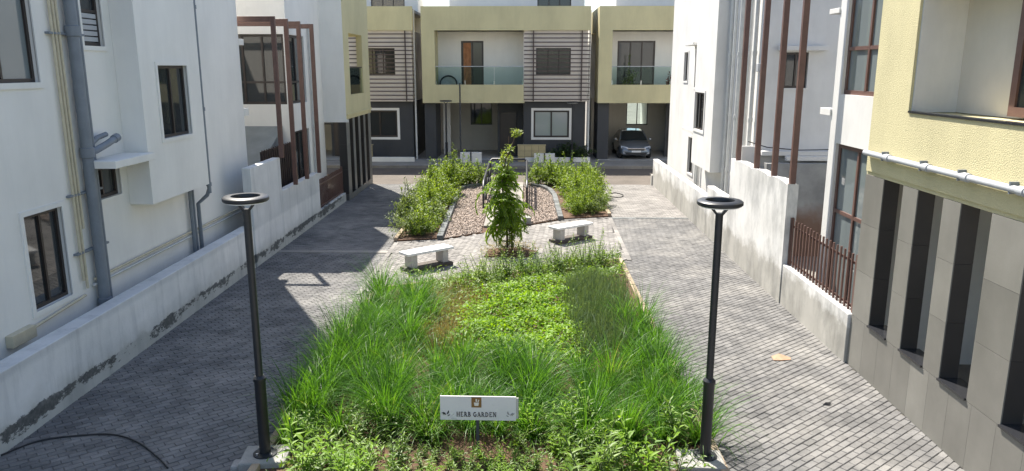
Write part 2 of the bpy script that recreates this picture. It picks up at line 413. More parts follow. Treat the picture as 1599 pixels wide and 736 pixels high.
def joined_pavers(name, cells, m, parent, ztop):
    V = []; F = []; n = 0
    for (x_, y_, a) in cells:
        c, s = math.cos(a), math.sin(a); dz = rng.normal(0, .0018) + ztop; tx, ty = rng.normal(0, .008, 2)
        P = PVn.copy(); P[:, 2] += dz + P[:, 0]*tx + P[:, 1]*ty
        V.append(np.stack([P[:,0]*c-P[:,1]*s+x_, P[:,0]*s+P[:,1]*c+y_, P[:,2]], 1)); F += [tuple(i+n for i in f) for f in PF]; n += len(PV)
    me = bpy.data.meshes.new(name); me.from_pydata(np.concatenate(V).tolist(), [], F)
    return props(link_mesh(name, me, m, parent), kind='stuff')
LP = [(-7.0,5),(-3.42,5),(-3.42,16.4),(-3.75,16.4),(-3.75,20.2),(-7.0,20.2)]
LP2 = [(-7.0,20.55),(-3.85,20.55),(-3.85,32.95),(-7.0,32.95)]
RP = [(2.56,5),(5.66,5),(5.66,25.2),(2.9,25.2),(2.78,19.5),(2.56,19.4)]
RP2 = [(2.95,25.5),(5.66,25.5),(5.66,32.95),(2.95,32.95)]
PLZ = [(-3.72,16.45),(-3.42,16.6),(2.56,19.5),(2.74,19.55),(2.86,25.25),(1.25,24.85),(-2.5,21.75),(-3.72,21.45)]
def in_view(x_, y_):
    X = math.cos(R(1))*x_ + math.sin(R(1))*y_; Y = -math.sin(R(1))*x_ + math.cos(R(1))*y_
    d = Y*math.cos(PITCH)+5*math.sin(PITCH); up = Y*math.sin(PITCH)-5*math.cos(PITCH)
    px = 799.5+1180*X/d; py = 368-1180*up/d
    return 0 <= px <= 1599 and 0 <= py <= 733
Lc, Rc = paver_cells(LP), paver_cells(RP)
dl = props(bpy.data.objects.new('driveway', None), kind='structure'); COL.objects.link(dl)
dr = props(bpy.data.objects.new('driveway', None), kind='structure'); COL.objects.link(dr)
pz = props(bpy.data.objects.new('plaza', None), kind='structure'); COL.objects.link(pz)
near = sorted([c for c in Rc if in_view(c[0], c[1]) and c[0] < 5.5], key=lambda c: c[0]**2*.3+c[1]**2)[:300]
ns = set(near); Rrest = [c for c in Rc if c not in ns]
pme = bpy.data.meshes.new('paver'); pme.from_pydata(PV, [], PF); pme.materials.append(M['paver'])
for (x_, y_, a) in near:
    o = bpy.data.objects.new('paver', pme); COL.objects.link(o); o.parent = dr
    o.location = (x_, y_, rng.normal(0, .0018)); o.rotation_euler = (rng.normal(0,.008), rng.normal(0,.008), a)
nearL = sorted([c for c in Lc if in_view(c[0], c[1]) and c[0] > -6.85], key=lambda c: c[0]**2*.3+c[1]**2)[:200]
nl = set(nearL)
for (x_, y_, a) in nearL:
    o = bpy.data.objects.new('paver', pme); COL.objects.link(o); o.parent = dl
    o.location = (x_, y_, rng.normal(0, .0018)); o.rotation_euler = (rng.normal(0,.008), rng.normal(0,.008), a)
joined_pavers('pavers', Rrest, M['paver'], dr, 0); joined_pavers('pavers', [c for c in Lc if c not in nl], M['paver'], dl, 0)
joined_pavers('pavers', paver_cells(LP2, R(0)), M['paver'], dl, 0); joined_pavers('pavers', paver_cells(RP2, R(0)), M['paver_p'], dr, 0)
joined_pavers('pavers', paver_cells(PLZ, R(40), True), M['paver_p'], pz, .018)
# flush border bands: across both drives and round the plaza
def band(name, a, b, w, z, m, n):
    a = Vector((*a, 0)); b = Vector((*b, 0)); t = thing(name, (a+b)/2, None, None); del OFF[t.name]; OFF[t.name] = tuple((a+b)/2)
    d = (b-a)/n
    for i in range(n):
        p0 = a+d*i+d*.012; p1 = a+d*(i+1)-d*.012
        q = MB().bar((p0.x,p0.y,z-.05), (p1.x,p1.y,z-.05), w, .1); q.build('edging_stone', m, t, bevel=.006)
    return props(t, kind='structure')
band('edging_band', (-6.9,20.38), (-3.75,20.38), .26, .008, M['pavement'], 7)
band('edging_band', (2.9,25.35), (5.56,25.35), .2, .008, M['kerb_g'], 6)
band('edging_band', (-3.75,16.3), (-3.75,21.5), .12, .024, M['paver_p'], 12)
band('edging_band', (2.78,19.5), (2.9,25.3), .12, .024, M['paver_p'], 12)
band('edging_band', (-3.75,21.5), (-2.5,21.8), .12, .026, M['paver_p'], 3)
band('edging_band', (1.25,24.93), (2.9,25.33), .12, .026, M['paver_p'], 4)

# ------------------------------------------------------------ planting beds
FB = [(-3.32,7.6),(2.44,7.6),(2.44,19.3),(-3.32,16.55)]
struct('front_bed_soil', MB().prism(FB, -.05, .06), M['soil'])
RBL = [(-3.74,21.55),(-2.62,21.85),(-2.82,31.2),(-1.75,32.35),(-1.6,32.8),(-3.74,32.8)]
RBR = [(1.32,25.0),(2.85,25.4),(2.85,32.8),(.15,32.8),(.32,32.35),(1.22,30.8)]
struct('rear_bed_soil', MB().prism(RBL, -.05, .07), M['soil'])
struct('rear_bed_soil', MB().prism(RBR, -.05, .07), M['soil'])
def kerb_run(label, pts, w, z, m, seg=.5, z0=-.03, jit=.006):
    t = thing('bed_kerb', (pts[0][0], pts[0][1], 0), label, 'kerb')
    for a, b in zip(pts[:-1], pts[1:]):
        a = Vector((*a, 0)); b = Vector((*b, 0)); L = (b-a).length; n = max(1, round(L/seg)); d = (b-a)/n
        for i in range(n):
            p0 = a+d*(i+.012); p1 = a+d*(i+.988); h = z+rnd.uniform(-jit, jit)
            MB().bar((p0.x,p0.y,(z0+h)/2), (p1.x,p1.y,(z0+h)/2), w*rnd.uniform(.96,1.04), h-z0).build('kerb_stone', m, t, bevel=.012)
    return t
kerb_run('sandy kerb along the right edge of the herb bed', [(2.5,7.7),(2.5,19.35)], .11, .13, M['kerb'])
kerb_run('shaded kerb along the left edge of the herb bed', [(-3.38,7.7),(-3.38,16.5)], .11, .13, M['kerb'])
kerb_run('kerb between the herb bed and the benches', [(-3.38,16.6),(2.5,19.42)], .1, .10, M['kerb'])
kerb_run('grey stone kerb curving left of the pebbles', [(-2.52,21.8),(-2.66,28.5),(-2.74,30.8),(-2.55,31.6),(-2.1,32.1),(-1.6,32.25)], .18, .16, M['kerb_g'], .55)
kerb_run('grey stone kerb curving right of the pebbles', [(1.2,24.88),(1.16,29.6),(1.02,30.9),(.75,31.7),(.3,32.2)], .18, .16, M['kerb_g'], .55)
kerb_run('low kerb along the right edge of the rear shrubs', [(2.9,25.5),(2.9,32.8)], .12, .14, M['kerb'])
kerb_run('low kerb along the left edge of the rear shrubs', [(-3.8,21.6),(-3.8,32.8)], .12, .12, M['kerb'])
# dry pebble bed with a cement path through it
PB = [(-2.45,21.9),(1.12,24.95),(1.08,29.6),(.95,30.8),(.68,31.6),(.28,32.1),(-1.6,32.15),(-2.1,32.0),(-2.48,31.5),(-2.65,30.8),(-2.58,28.5)]
struct('pebble_base', MB().prism(PB, -.05, .015), M['soil'])
struct('path', MB().box(-1.32, -.08, 23.6, 33.0, -.04, .085), M['pavement'])
def pebbles():
    ico = [(-1,0,.1),(1,0,.1),(0,1,.05),(0,-1,.05),(.1,.1,1),(0,0,-1)]
    tri = [(1,2,4),(2,0,4),(0,3,4),(3,1,4),(2,1,5),(0,2,5),(3,0,5),(1,3,5)]
    V = []; F = []; n = 0; k = 0
    while k < 14000:
        x_ = rng.uniform(-2.7, 1.2); y_ = rng.uniform(21.8, 32.1)
        if not pip(x_, y_, PB) or -1.36 < x_ < -.04: continue
        k += 1
        a = rng.uniform(0, math.pi); L = rng.uniform(.026,.056); W = L*rng.uniform(.4,.65); Hh = L*rng.uniform(.3,.5); c, s = math.cos(a), math.sin(a)
        z = .025+rng.uniform(0,.03); tl = rng.normal(0,.3)
        for p in ico:
            px, py, pz_ = p[0]*L, p[1]*W, p[2]*Hh+p[0]*L*tl
            V.append((px*c-py*s+x_, px*s+py*c+y_, pz_+z))
        F += [tuple(i+n for i in f) for f in tri]; n += 6
    me = bpy.data.meshes.new('pebbles'); me.from_pydata(V, [], F); me.polygons.foreach_set('use_smooth', [True]*len(F))
    props(link_mesh('pebbles', me, M['pebble']), 'reddish brown and cream pebbles spread beside the railed path', 'pebbles', kind='stuff')
pebbles()

# ------------------------------------------------------------ windows
def window(parent, face, pos, u0, u1, z0, z1, cols=2, rows=(), fm=None, glass=None, depth=.12, fw=.06, surround=0, sill=False, name='window', smat=None):
    fm = fm or M['dframe']; glass = glass or M['glass']; u0, u1 = min(u0,u1), max(u0,u1)
    f = MB(); w0, w1 = -depth, -depth+.06
    fbox(f, face, pos, u0, u1, w0, w1, z0, z0+fw); fbox(f, face, pos, u0, u1, w0, w1, z1-fw, z1)
    fbox(f, face, pos, u0, u0+fw, w0, w1, z0+fw, z1-fw); fbox(f, face, pos, u1-fw, u1, w0, w1, z0+fw, z1-fw)
    cuts = [u0+fw+(u1-u0-2*fw)*i/cols for i in range(cols+1)]
    zc = [z0+fw] + [z for z in rows] + [z1-fw]
    for c in cuts[1:-1]: fbox(f, face, pos, c-fw*.4, c+fw*.4, w0+.004, w1+.006, z0+fw, z1-fw)
    for z in zc[1:-1]: fbox(f, face, pos, u0+fw, u1-fw, w0+.006, w1+.003, z-fw*.4, z+fw*.4)
    o = f.build(name, fm, parent)
    for i in range(cols):
        for j in range(len(zc)-1):
            g = MB(); fbox(g, face, pos, cuts[i]+.001, cuts[i+1]-.001, w0+.012, w0+.03, zc[j], zc[j+1])
            pn = g.build('pane', glass, o)
    if surround:
        s = MB(); a = surround; t = .025
        fbox(s, face, pos, u0-a, u1+a, -.01, t, z0-a, z0); fbox(s, face, pos, u0-a, u1+a, -.01, t, z1, z1+a)
        fbox(s, face, pos, u0-a, u0, -.01, t, z0, z1); fbox(s, face, pos, u1, u1+a, -.01, t, z0, z1)
        s.build('surround', smat or M['white'], o)
    if sill:
        s = MB(); fbox(s, face, pos, u0-.06, u1+.06, -.1, .06, z0-.05, z0-.004); s.build('sill', smat or M['white'], o)
    return o

# ------------------------------------------------------------ left house
def tiled_screen(root, X, face, cols, y0, y1, H=3.35, sillz=.9, d=.33):
    """tile-clad columns on a dado; cols = list of (ya, yb)"""
    sgn = 1 if face == '+x' else -1
    def clad(mb_root, pos_face, pos, u0, u1, z0, z1, tw, th, tm='tile'):
        nu = max(1, round((u1-u0)/tw)); nz = max(1, round((z1-z0)/th)); du = (u1-u0)/nu; dz = (z1-z0)/nz
        for i in range(nu):
            for j in range(nz):
                t = MB(); fbox(t, pos_face, pos, u0+du*i+.002, u0+du*(i+1)-.002, -.004, .012, z0+dz*j+.002, z0+dz*(j+1)-.002)
                t.build('tile', M[tm], mb_root)
    b = MB(); fbox(b, face, X, y0, y1, -d, -.012, 0, sillz-.02); dado = b.build('dado_wall', M['grout'], root)
    clad(dado, face, X-sgn*.012, y0, y1, .0, sillz-.02, .5, .88)
    for (a, c) in cols:
        q = MB(); fbox(q, face, X, a+.012, c-.012, -d+.012, -.012, sillz-.02, H); col = q.build('tiled_column', M['grout'], root)
        clad(col, face, X-sgn*.012, a, c, sillz-.018, H, .5, .84)
        ix = X - sgn*d
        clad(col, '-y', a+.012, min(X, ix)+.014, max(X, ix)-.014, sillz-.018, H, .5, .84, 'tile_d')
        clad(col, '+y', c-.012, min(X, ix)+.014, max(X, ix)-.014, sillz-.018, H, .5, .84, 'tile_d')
    gaps = sorted(cols)
    for (a, c), (a2, c2) in zip(gaps[:-1], gaps[1:]):
        s = MB(); fbox(s, face, X, c+.002, a2-.002, -d-.02, .03, sillz-.018, sillz+.012); s.build('sill', M['granite'], root)

def clamp(mb, x, y, z, r): mb.lathe([(r*1.18,-.02),(r*1.18,.02)], (x,y,z), 12)

def left_house():
    XW = -7.65
    root = thing('house', (-9, 18, 0), 'shaded white house on the left with grey drainpipes and a far yellow upper storey', 'house')
    m = MB()
    wins = {'+x': [(10.45,12.0,4.78,6.6), (13.35,14.0,5.38,6.7), (11.15,12.12,1.27,2.78), (13.05,14.02,2.68,3.25)]}
    block(m, -15, XW, 4.5, 20.65, 0, 13.2, wins, .16)
    m.build('wall', M['white'], root)
    window(root, '+x', XW, 10.45,12.0,4.78,6.6, 2, (), glass=M['glass_b'], surround=.09)
    window(root, '+x', XW, 13.35,14.0,5.38,6.7, 1, (5.98,), surround=.08)
    wb = [o for o in root.children if o.name.startswith('window')][-1]
    for k in range(5):
        q = MB(); fbox(q, '+x', XW, 13.43, 13.92, -.085, -.05, 5.46+k*.1, 5.535+k*.1); q.build('louvre_blade', M['pvc_l'], wb)
    window(root, '+x', XW, 11.15,12.12,1.27,2.78, 2, (), surround=.08)
    window(root, '+x', XW, 13.05,14.02,2.68,3.25, 2, (), surround=.06)
    # projecting bay
    m = MB(); block(m, XW+.002, -7.2, 14.3, 16.95, 2.42, 10.2, {'+x': [(14.98,16.28,3.62,5.05)]}, .14)
    m.build('projecting_bay', M['white'], root)
    window(root, '+x', -7.2, 14.98,16.28,3.62,5.05, 2, (), surround=.07)
    MB().box(XW+.003, -7.05, 12.85, 14.28, 3.3, 3.43).build('window_canopy', M['white'], root, bevel=.008)
    # pipes
    xp = XW+.13
    p = MB().tube([(xp,12.85,.3),(xp,12.85,10.6)], .095, 16)
    for z in (.9, 3.58, 5.6, 8.2): p.lathe([(.098,-.09),(.115,-.08),(.115,.08),(.098,.09)], (xp,12.85,z), 16)
    p.build('drain_pipe', M['pvc'], root, smooth=True)
    MB().tube([(xp-.03,13.07,.3),(xp-.03,13.07,10.6)], .045, 12).build('drain_pipe', M['pvc'], root, smooth=True)
    p = MB().tube([(xp,12.85,3.58),(xp+.06,13.0,3.6),(xp+.1,13.3,3.68),(xp+.1,13.62,3.76)], .06, 12)
    p.tube([(xp+.1,13.56,3.745),(xp+.1,13.68,3.775)], .075, 12); p.build('branch_pipe', M['pvc'], root, smooth=True)
    MB().tube([(xp-.03,13.07,3.72),(xp-.02,13.25,3.8),(xp,13.5,3.84)], .045, 12).build('branch_pipe', M['pvc'], root, smooth=True)
    for i, yy in enumerate((12.42, 12.51, 12.60)):
        lo = (1.42, 1.26, 2.3)[i]
        MB().tube([(XW+.05,yy,lo),(XW+.05,yy,10.6)], .023, 8).build('conduit', M['creampipe'], root, smooth=True)
    for i, (ya, yb, z) in enumerate(((10.75,12.42,1.16),(12.7,20.4,1.26),(12.75,20.4,1.36))):
        MB().tube([(XW+.05,ya,z-.1 if i==0 else z),(XW+.05,yb,z)], .024, 8).build('conduit', (M['creampipe'], M['whitepipe'], M['creampipe'])[i], root, smooth=True)
    for z in (2.9, 5.55, 1.9):
        c = MB().box(XW, XW+.07, 12.3, 13.3, z-.018, z+.018); c.build('pipe_clamp', M['pvc'], root)
    MB().box(XW, XW+.12, 10.4, 10.95, .95, 1.14).build('meter_box', M['creampipe'], root, bevel=.01)
    MB().tube([(-7.24,17.03,2.2),(-7.24,17.03,10.6)], .045, 12).tube([(XW+.12,17.03,.3),(XW+.12,17.03,1.95),(-7.3,17.03,2.15),(-7.24,17.03,2.3)], .045, 12).build('drain_pipe', M['pvc'], root, smooth=True)
    for yy, r_ in ((16.72,.042),(16.86,.03)):
        MB().tube([(XW+.09,yy,.3),(XW+.09,yy,2.42)], r_, 10).build('drain_pipe', M['pvc'], root, smooth=True)
    c = MB()
    for z in (2.2, 3.9, 6.1): c.lathe([(.06,-.04),(.06,.04)], (-7.24,17.03,z+.2), 12)
    c.build('pipe_coupling', M['pvc'], root, smooth=True)
    MB().box(XW, XW+.04, 17.75, 17.95, 2.38, 2.52).build('switch_box', M['pvc_l'], root, bevel=.006)
    MB().box(XW-.3, XW+.02, 20.65, 20.98, 3.72, 3.92).box(XW-.3, XW+.02, 20.65, 20.98, 5.6, 5.76).build('window_canopy', M['white'], root, bevel=.01)
    # recess: back wall, bay with the corner window
    MB().box(-15, -11.0, 20.66, 24.6, 0, 6.9).build('wall', M['white'], root)
    m = MB(); block(m, -14.5, -7.6, 24.65, 28.68, 0, 10.4, {'+x': [(24.75,26.55,3.85,6.05),(24.95,26.6,.3,2.95)], '-y': [(-10.4,-7.7,3.85,6.05)]}, .16)
    m.build('wall', M['white'], root)
    window(root, '+x', -7.6, 24.75,26.55,3.85,6.05, 2, (4.55,), fw=.08)
    window(root, '-y', 24.65, -10.4,-7.7,3.85,6.05, 4, (4.55,), fw=.08)
    window(root, '+x', -7.6, 24.95,26.6,.3,2.95, 3, (), fw=.07, name='glazed_door')
    a = MB(); a.add([(-12,22.3,2.1),(-7.9,22.3,2.1),(-7.9,24.64,3.15),(-12,24.64,3.15),(-12,22.3,2.06),(-7.9,22.3,2.06),(-7.9,24.64,3.11),(-12,24.64,3.11)],
                    [(0,1,2,3),(7,6,5,4),(0,4,5,1),(1,5,6,2),(2,6,7,3),(3,7,4,0)])
    a.build('awning', M['awning'], root)
    gt = MB().box(-7.56,-7.53,21.4,24.6,.3,2.66).build('gate_leaf', M['dframe'], root)
    for k in range(16): MB().box(-7.528,-7.50,21.45+k*.2,21.48+k*.2,.3,2.7).build('gate_bar', M['slat'], gt)
    MB().tube([(-7.52,27.0,.3),(-7.52,27.0,6.5)], .05, 10).build('drain_pipe', M['whitepipe'], root, smooth=True)
    # steel portal frames in the recess
    for yy, zb in ((20.97,2.55),(22.1,1.62),(23.3,1.62),(24.72,1.62)):
        q = MB().box(-6.86, -6.74, yy-.045, yy+.045, zb, 6.36).box(-11.0, -6.86, yy-.045, yy+.045, 6.22, 6.358)
        q.build('portal_frame', M['brown'], root, bevel=.006)
    # yellow block on tiled columns
    m = MB(); m.box(-14.5,-6.75,28.7,33.3,3.1,3.45).box(-14.5,-6.75,28.7,33.3,6.3,8.0)
    m.box(-6.99,-6.75,28.7,29.6,3.45,6.3).box(-6.99,-6.75,29.6,32.0,3.45,3.98).box(-6.99,-6.75,32.0,33.3,3.45,6.3)
    m.box(-14.5,-9.6,33.06,33.3,3.45,6.3); m.build('upper_storey', M['yellow'], root)
    MB().box(-14.5,-9.0,28.72,33.05,3.46,6.29).build('balcony_wall', M['beige'], root)
    MB().box(-9.0,-7.0,28.72,28.9,3.46,6.29).build('balcony_wall', M['beige'], root)
    for k in range(9): MB().box(-6.96,-6.92,29.6,29.95,4.15+k*.24,4.21+k*.24).build('slat', M['slat'], root)
    MB().box(-8.0, -6.752, 28.66, 28.698, 3.1, 8.0).build('side_wall', M['white'], root)
    MB().box(-8.1, -6.68, 28.62, 28.70, 3.0, 3.1).build('ledge', M['white'], root)
    MB().box(-6.748, -6.70, 28.70, 33.32, 3.24, 3.31).build('drip_moulding', M['yellow'], root)
    g = MB().box(-6.82, -6.80, 29.62, 31.98, 4.0, 5.0).build('glass_panel', M['clear'], root)
    MB().box(-6.84, -6.78, 29.62, 31.98, 5.0, 5.04).build('handrail', M['dframe'], root)
    tiled_screen(root, -6.78, '+x', [(28.75,29.25),(29.85,30.2),(30.85,31.2),(31.85,32.2),(32.8,33.28)], 28.72, 33.3, 3.098, .25)
    MB().box(-14.4, -11.5, 28.75, 33.2, 0, 3.05).build('carport_wall', M['cream'], root)
    return root
left_house()

# ------------------------------------------------------------ boundary walls and railings
def bwall(label, secs, m, face_x, thick, inward, name='boundary_wall'):
    t = thing(name, (face_x, secs[0][0], 0), label, 'wall')
    for (a, b, z) in secs:
        MB().box(face_x, face_x+inward*thick, a, b, -.05, z).build('wall_section', m, t, bevel=.015)
    return t
bwall('low white boundary wall on the left with flaking paint along its foot', [(5,18.66,1.08)], M['peel'], -6.9, .3, -1)
bwall('tall white wall section on the left under the brown frames', [(18.7,21.05,2.55),(21.06,24.95,1.6),(24.96,28.6,.32)], M['peel'], -6.88, .22, -1)
def railing(label, X, y0, y1, z0, z1, n, tilt=0):
    t = thing('railing', (X, y0, z0), label, 'railing')
    for k in range(n):
        yy = y0+(y1-y0)*(k+.5)/n
        MB().box(X-.016, X+.016, yy-.016, yy+.016, z0, z1+rnd.uniform(-.015,.015)).build('bar', M['brown'], t)
    for z in (z0+.07, z1-.16): MB().box(X+.018, X+.045, y0, y1, z-.02, z+.02).build('rail', M['brown'], t)
    for yy in (y0+.02, y1-.02): MB().box(X-.03, X+.03, yy-.03, yy+.03, z0, z1+.03).build('post', M['brown'], t)
railing('brown bar railing on the left beside the dark columns', -7.0, 25.05, 28.55, .32, 1.3, 22)
railing('brown bar railing on the right beside the tiled columns', 5.66, 12.5, 15.8, .88, 1.88, 20)

rw = thing('boundary_wall', (5.55, 12.4, 0), 'weathered white boundary wall on the right stepping down toward the road', 'wall')
for (a, b, z) in ((12.46,15.84,.88),(20.36,22.9,1.5),(22.91,32.8,1.15)):
    MB().box(5.55, 5.77, a, b, -.05, z).build('wall_section', M['rwall'], rw, bevel=.015)
def scalloped(y0, y1, posts):
    n = 60; top = []
    for i in range(n+1):
        y = y0+(y1-y0)*i/n
        d = min(abs(y-p) for p in posts); ph = min(1, d/.6)
        top.append((y, 2.60+.05*math.sin(ph*math.pi/2)-.00*i + rnd.uniform(-.008,.008)))
    vv = []; ff = []
    for (y, z) in top: vv += [(5.53,y,-.05),(5.53,y,z),(5.76,y,z-.01),(5.76,y,-.05)]
    for i in range(n):
        a = 4*i; b = 4*(i+1)
        ff += [(a,a+1,b+1,b),(a+1,a+2,b+2,b+1),(a+2,a+3,b+3,b+2)]
    ff += [(3,2,1,0),(4*n,4*n+1,4*n+2,4*n+3)]
    return MB().add(vv, ff)
scalloped(15.85, 20.35, [15.95,17.15,18.5,20.1]).build('wall_section', M['rwall'], rw, recalc=True)
MB().box(5.50, 5.80, 32.72, 33.0, -.05, .45).build('wall_foot', M['rwall'], rw, bevel=.01)

# ------------------------------------------------------------ right house
def right_house():
    XW = 6.32
    root = thing('house', (9, 20, 0), 'sunlit white house on the right with grey tiled columns and a near yellow upper storey', 'house')
    m = MB()
    block(m, XW, 14, 20.5, 33.6, 0, 10.7, {'-x': [(27.95,28.9,4.3,5.62),(28.5,29.4,1.05,2.42),(30.2,30.9,4.5,5.6)], '-y': [(6.82,7.42,4.48,5.4)]}, .16)
    m.build('wall', M['white_r'], root)
    window(root, '-x', XW, 27.95,28.9,4.3,5.62, 2, (), surround=.07, smat=M['white_r'])
    window(root, '-x', XW, 28.5,29.4,1.05,2.42, 2, (), surround=.07, smat=M['white_r'])
    window(root, '-x', XW, 30.2,30.9,4.5,5.6, 1, (), surround=.07, smat=M['white_r'])
    window(root, '-y', 20.5, 6.82,7.42,4.48,5.4, 2, (), surround=.06, smat=M['white_r'])
    MB().box(6.6, 7.85, 20.28, 20.499, 5.44, 5.56).build('window_canopy', M['white_r'], root, bevel=.01)
    m = MB(); block(m, 5.86, XW-.002, 24.0, 26.75, 1.75, 10.2, {'-x': [(25.05,26.7,2.95,4.2)]}, .14)
    m.build('projecting_bay', M['white_r'], root)
    window(root, '-x', 5.86, 25.15,26.55,2.95,4.2, 3, (), surround=.08, smat=M['white_r'])
    MB().box(5.95, XW-.003, 27.2, 29.0, 2.72, 2.83).build('window_canopy', M['white_r'], root, bevel=.01)
    MB().box(5.95, XW-.003, 27.8, 29.2, 5.8, 5.9).build('window_canopy', M['white_r'], root, bevel=.01)
    for yy, r_ in ((21.2,.055),(21.75,.05),(22.1,.04),(22.6,.075),(23.3,.045),(23.75,.05),(27.3,.05),(27.6,.04)):
        p = MB().tube([(XW-.1,yy,.2),(XW-.1,yy,10.6)], r_, 10)
        for z in (1.9,3.6,5.4): p.lathe([(r_*1.25,-.05),(r_*1.25,.05)], (XW-.1,yy,z), 10)
        p.build('drain_pipe', M['whitepipe'], root, smooth=True)
    MB().box(XW-.09, XW, 20.85, 21.05, 4.9, 5.12).build('switch_box', M['pvc_l'], root, bevel=.01)
    MB().box(XW-.5, XW, 20.42, 20.5, 1.2, 2.95).build('wing_wall', M['white_r'], root)
    # ledge and stained service wall in the recess
    MB().box(6.3, 11, 20.2, 20.498, 2.72, 2.84).box(6.9, 11, 20.05, 20.2, 2.6, 2.72).build('ledge', M['white_r'], root, bevel=.01)
    MB().box(6.35, 11, 19.9, 20.15, .04, 2.55).build('service_wall', M['rust'], root, bevel=.01)
    MB().tube([(5.9,20.18,3.1),(6.4,20.15,2.95),(7.2,20.12,2.88),(8.4,20.12,2.9)], .014, 6).build('wire', M['cable'], root)
    # glazed bay
    m = MB()
    block(m, 6.15, 13, 12.47, 15.45, 0, 7.9, {'-x': [(13.25,15.1,.12,3.55),(13.25,15.1,4.5,7.4)], '+y': [(6.3,8.6,.2,3.55),(6.3,8.6,4.5,7.4)]}, .14)
    m.build('wall', M['white_r'], root)
    window(root, '-x', 6.15, 13.25,15.1,.12,3.55, 2, (2.22,), fm=M['brown'], glass=M['glass_b'], fw=.085)
    window(root, '-x', 6.15, 13.25,15.1,4.5,7.4, 2, (5.36,), fm=M['brown'], glass=M['glass_b'], fw=.085)
    window(root, '+y', 15.45, 6.3,8.6,.2,3.55, 2, (2.22,), fm=M['brown'], glass=M['glass_b'], fw=.085)
    window(root, '+y', 15.45, 6.3,8.6,4.5,7.4, 2, (5.36,), fm=M['brown'], glass=M['glass_b'], fw=.085)
    MB().box(6.12, 6.5, 15.46, 16.0, 4.06, 4.2).box(6.12, 6.5, 15.46, 15.95, 6.05, 6.15).build('window_canopy', M['white_r'], root, bevel=.008)
    MB().box(6.42, 6.54, 15.72, 15.84, 2.95, 7.6).build('corner_post', M['dframe'], root)
    for yy in (20.1,18.48,17.15,15.95):
        q = MB().box(5.59, 5.71, yy-.05, yy+.05, 2.5, 8.2).box(5.71, 11.0, yy-.05, yy+.05, 8.06, 8.198)
        q.build('portal_frame', M['brown'], root, bevel=.006)
    # yellow storey over the carport
    m = MB(); block(m, 5.6, 13, 5.2, 12.45, 3.36, 8.0, {'-x': [(5.8,11.28,4.36,6.12)]}, .72)
    m.build('upper_storey', M['yellow'], root)
    MB().box(6.27, 6.318, 5.81, 11.27, 4.37, 6.11).build('balcony_wall', M['cream'], root)
    MB().box(5.64, 6.27, 11.25, 11.278, 4.37, 6.11).build('reveal', M['white_r'], root)
    window(root, '-x', 6.2, 6.2,9.85,4.4,6.08, 2, (), fm=M['brown'], fw=.12, depth=.0)
    MB().box(5.58, 5.7, 5.82, 11.26, 4.362, 4.39).build('sill', M['granite'], root)
    MB().box(5.62, 5.9, 5.2, 12.46, 3.30, 3.362).build('beam', M['yellow'], root)
    p = MB().tube([(5.53,5.4,3.66),(5.53,12.4,3.66)], .045, 12)
    for yy in (11.6,10.45,9.5,8.4): p.tube([(5.53,yy-.06,3.66),(5.53,yy+.06,3.66)], .058, 12)
    p.build('drain_pipe', M['pvc_l'], root, smooth=True)
    for yy in (11.75,10.6,9.65,8.6): MB().box(5.5,5.6,yy-.012,yy+.012,3.6,3.74).build('pipe_clamp', M['pvc'], root)
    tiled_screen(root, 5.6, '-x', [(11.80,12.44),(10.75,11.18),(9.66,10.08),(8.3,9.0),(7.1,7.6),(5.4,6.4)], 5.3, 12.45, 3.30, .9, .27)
    MB().box(9.3, 9.5, 5.2, 12.4, 0, 3.35).build('carport_wall', M['cream'], root)
    MB().box(6.1, 9.3, 12.3, 12.46, 0, 3.355).build('carport_wall', M['white_r'], root)
    return root
right_house()

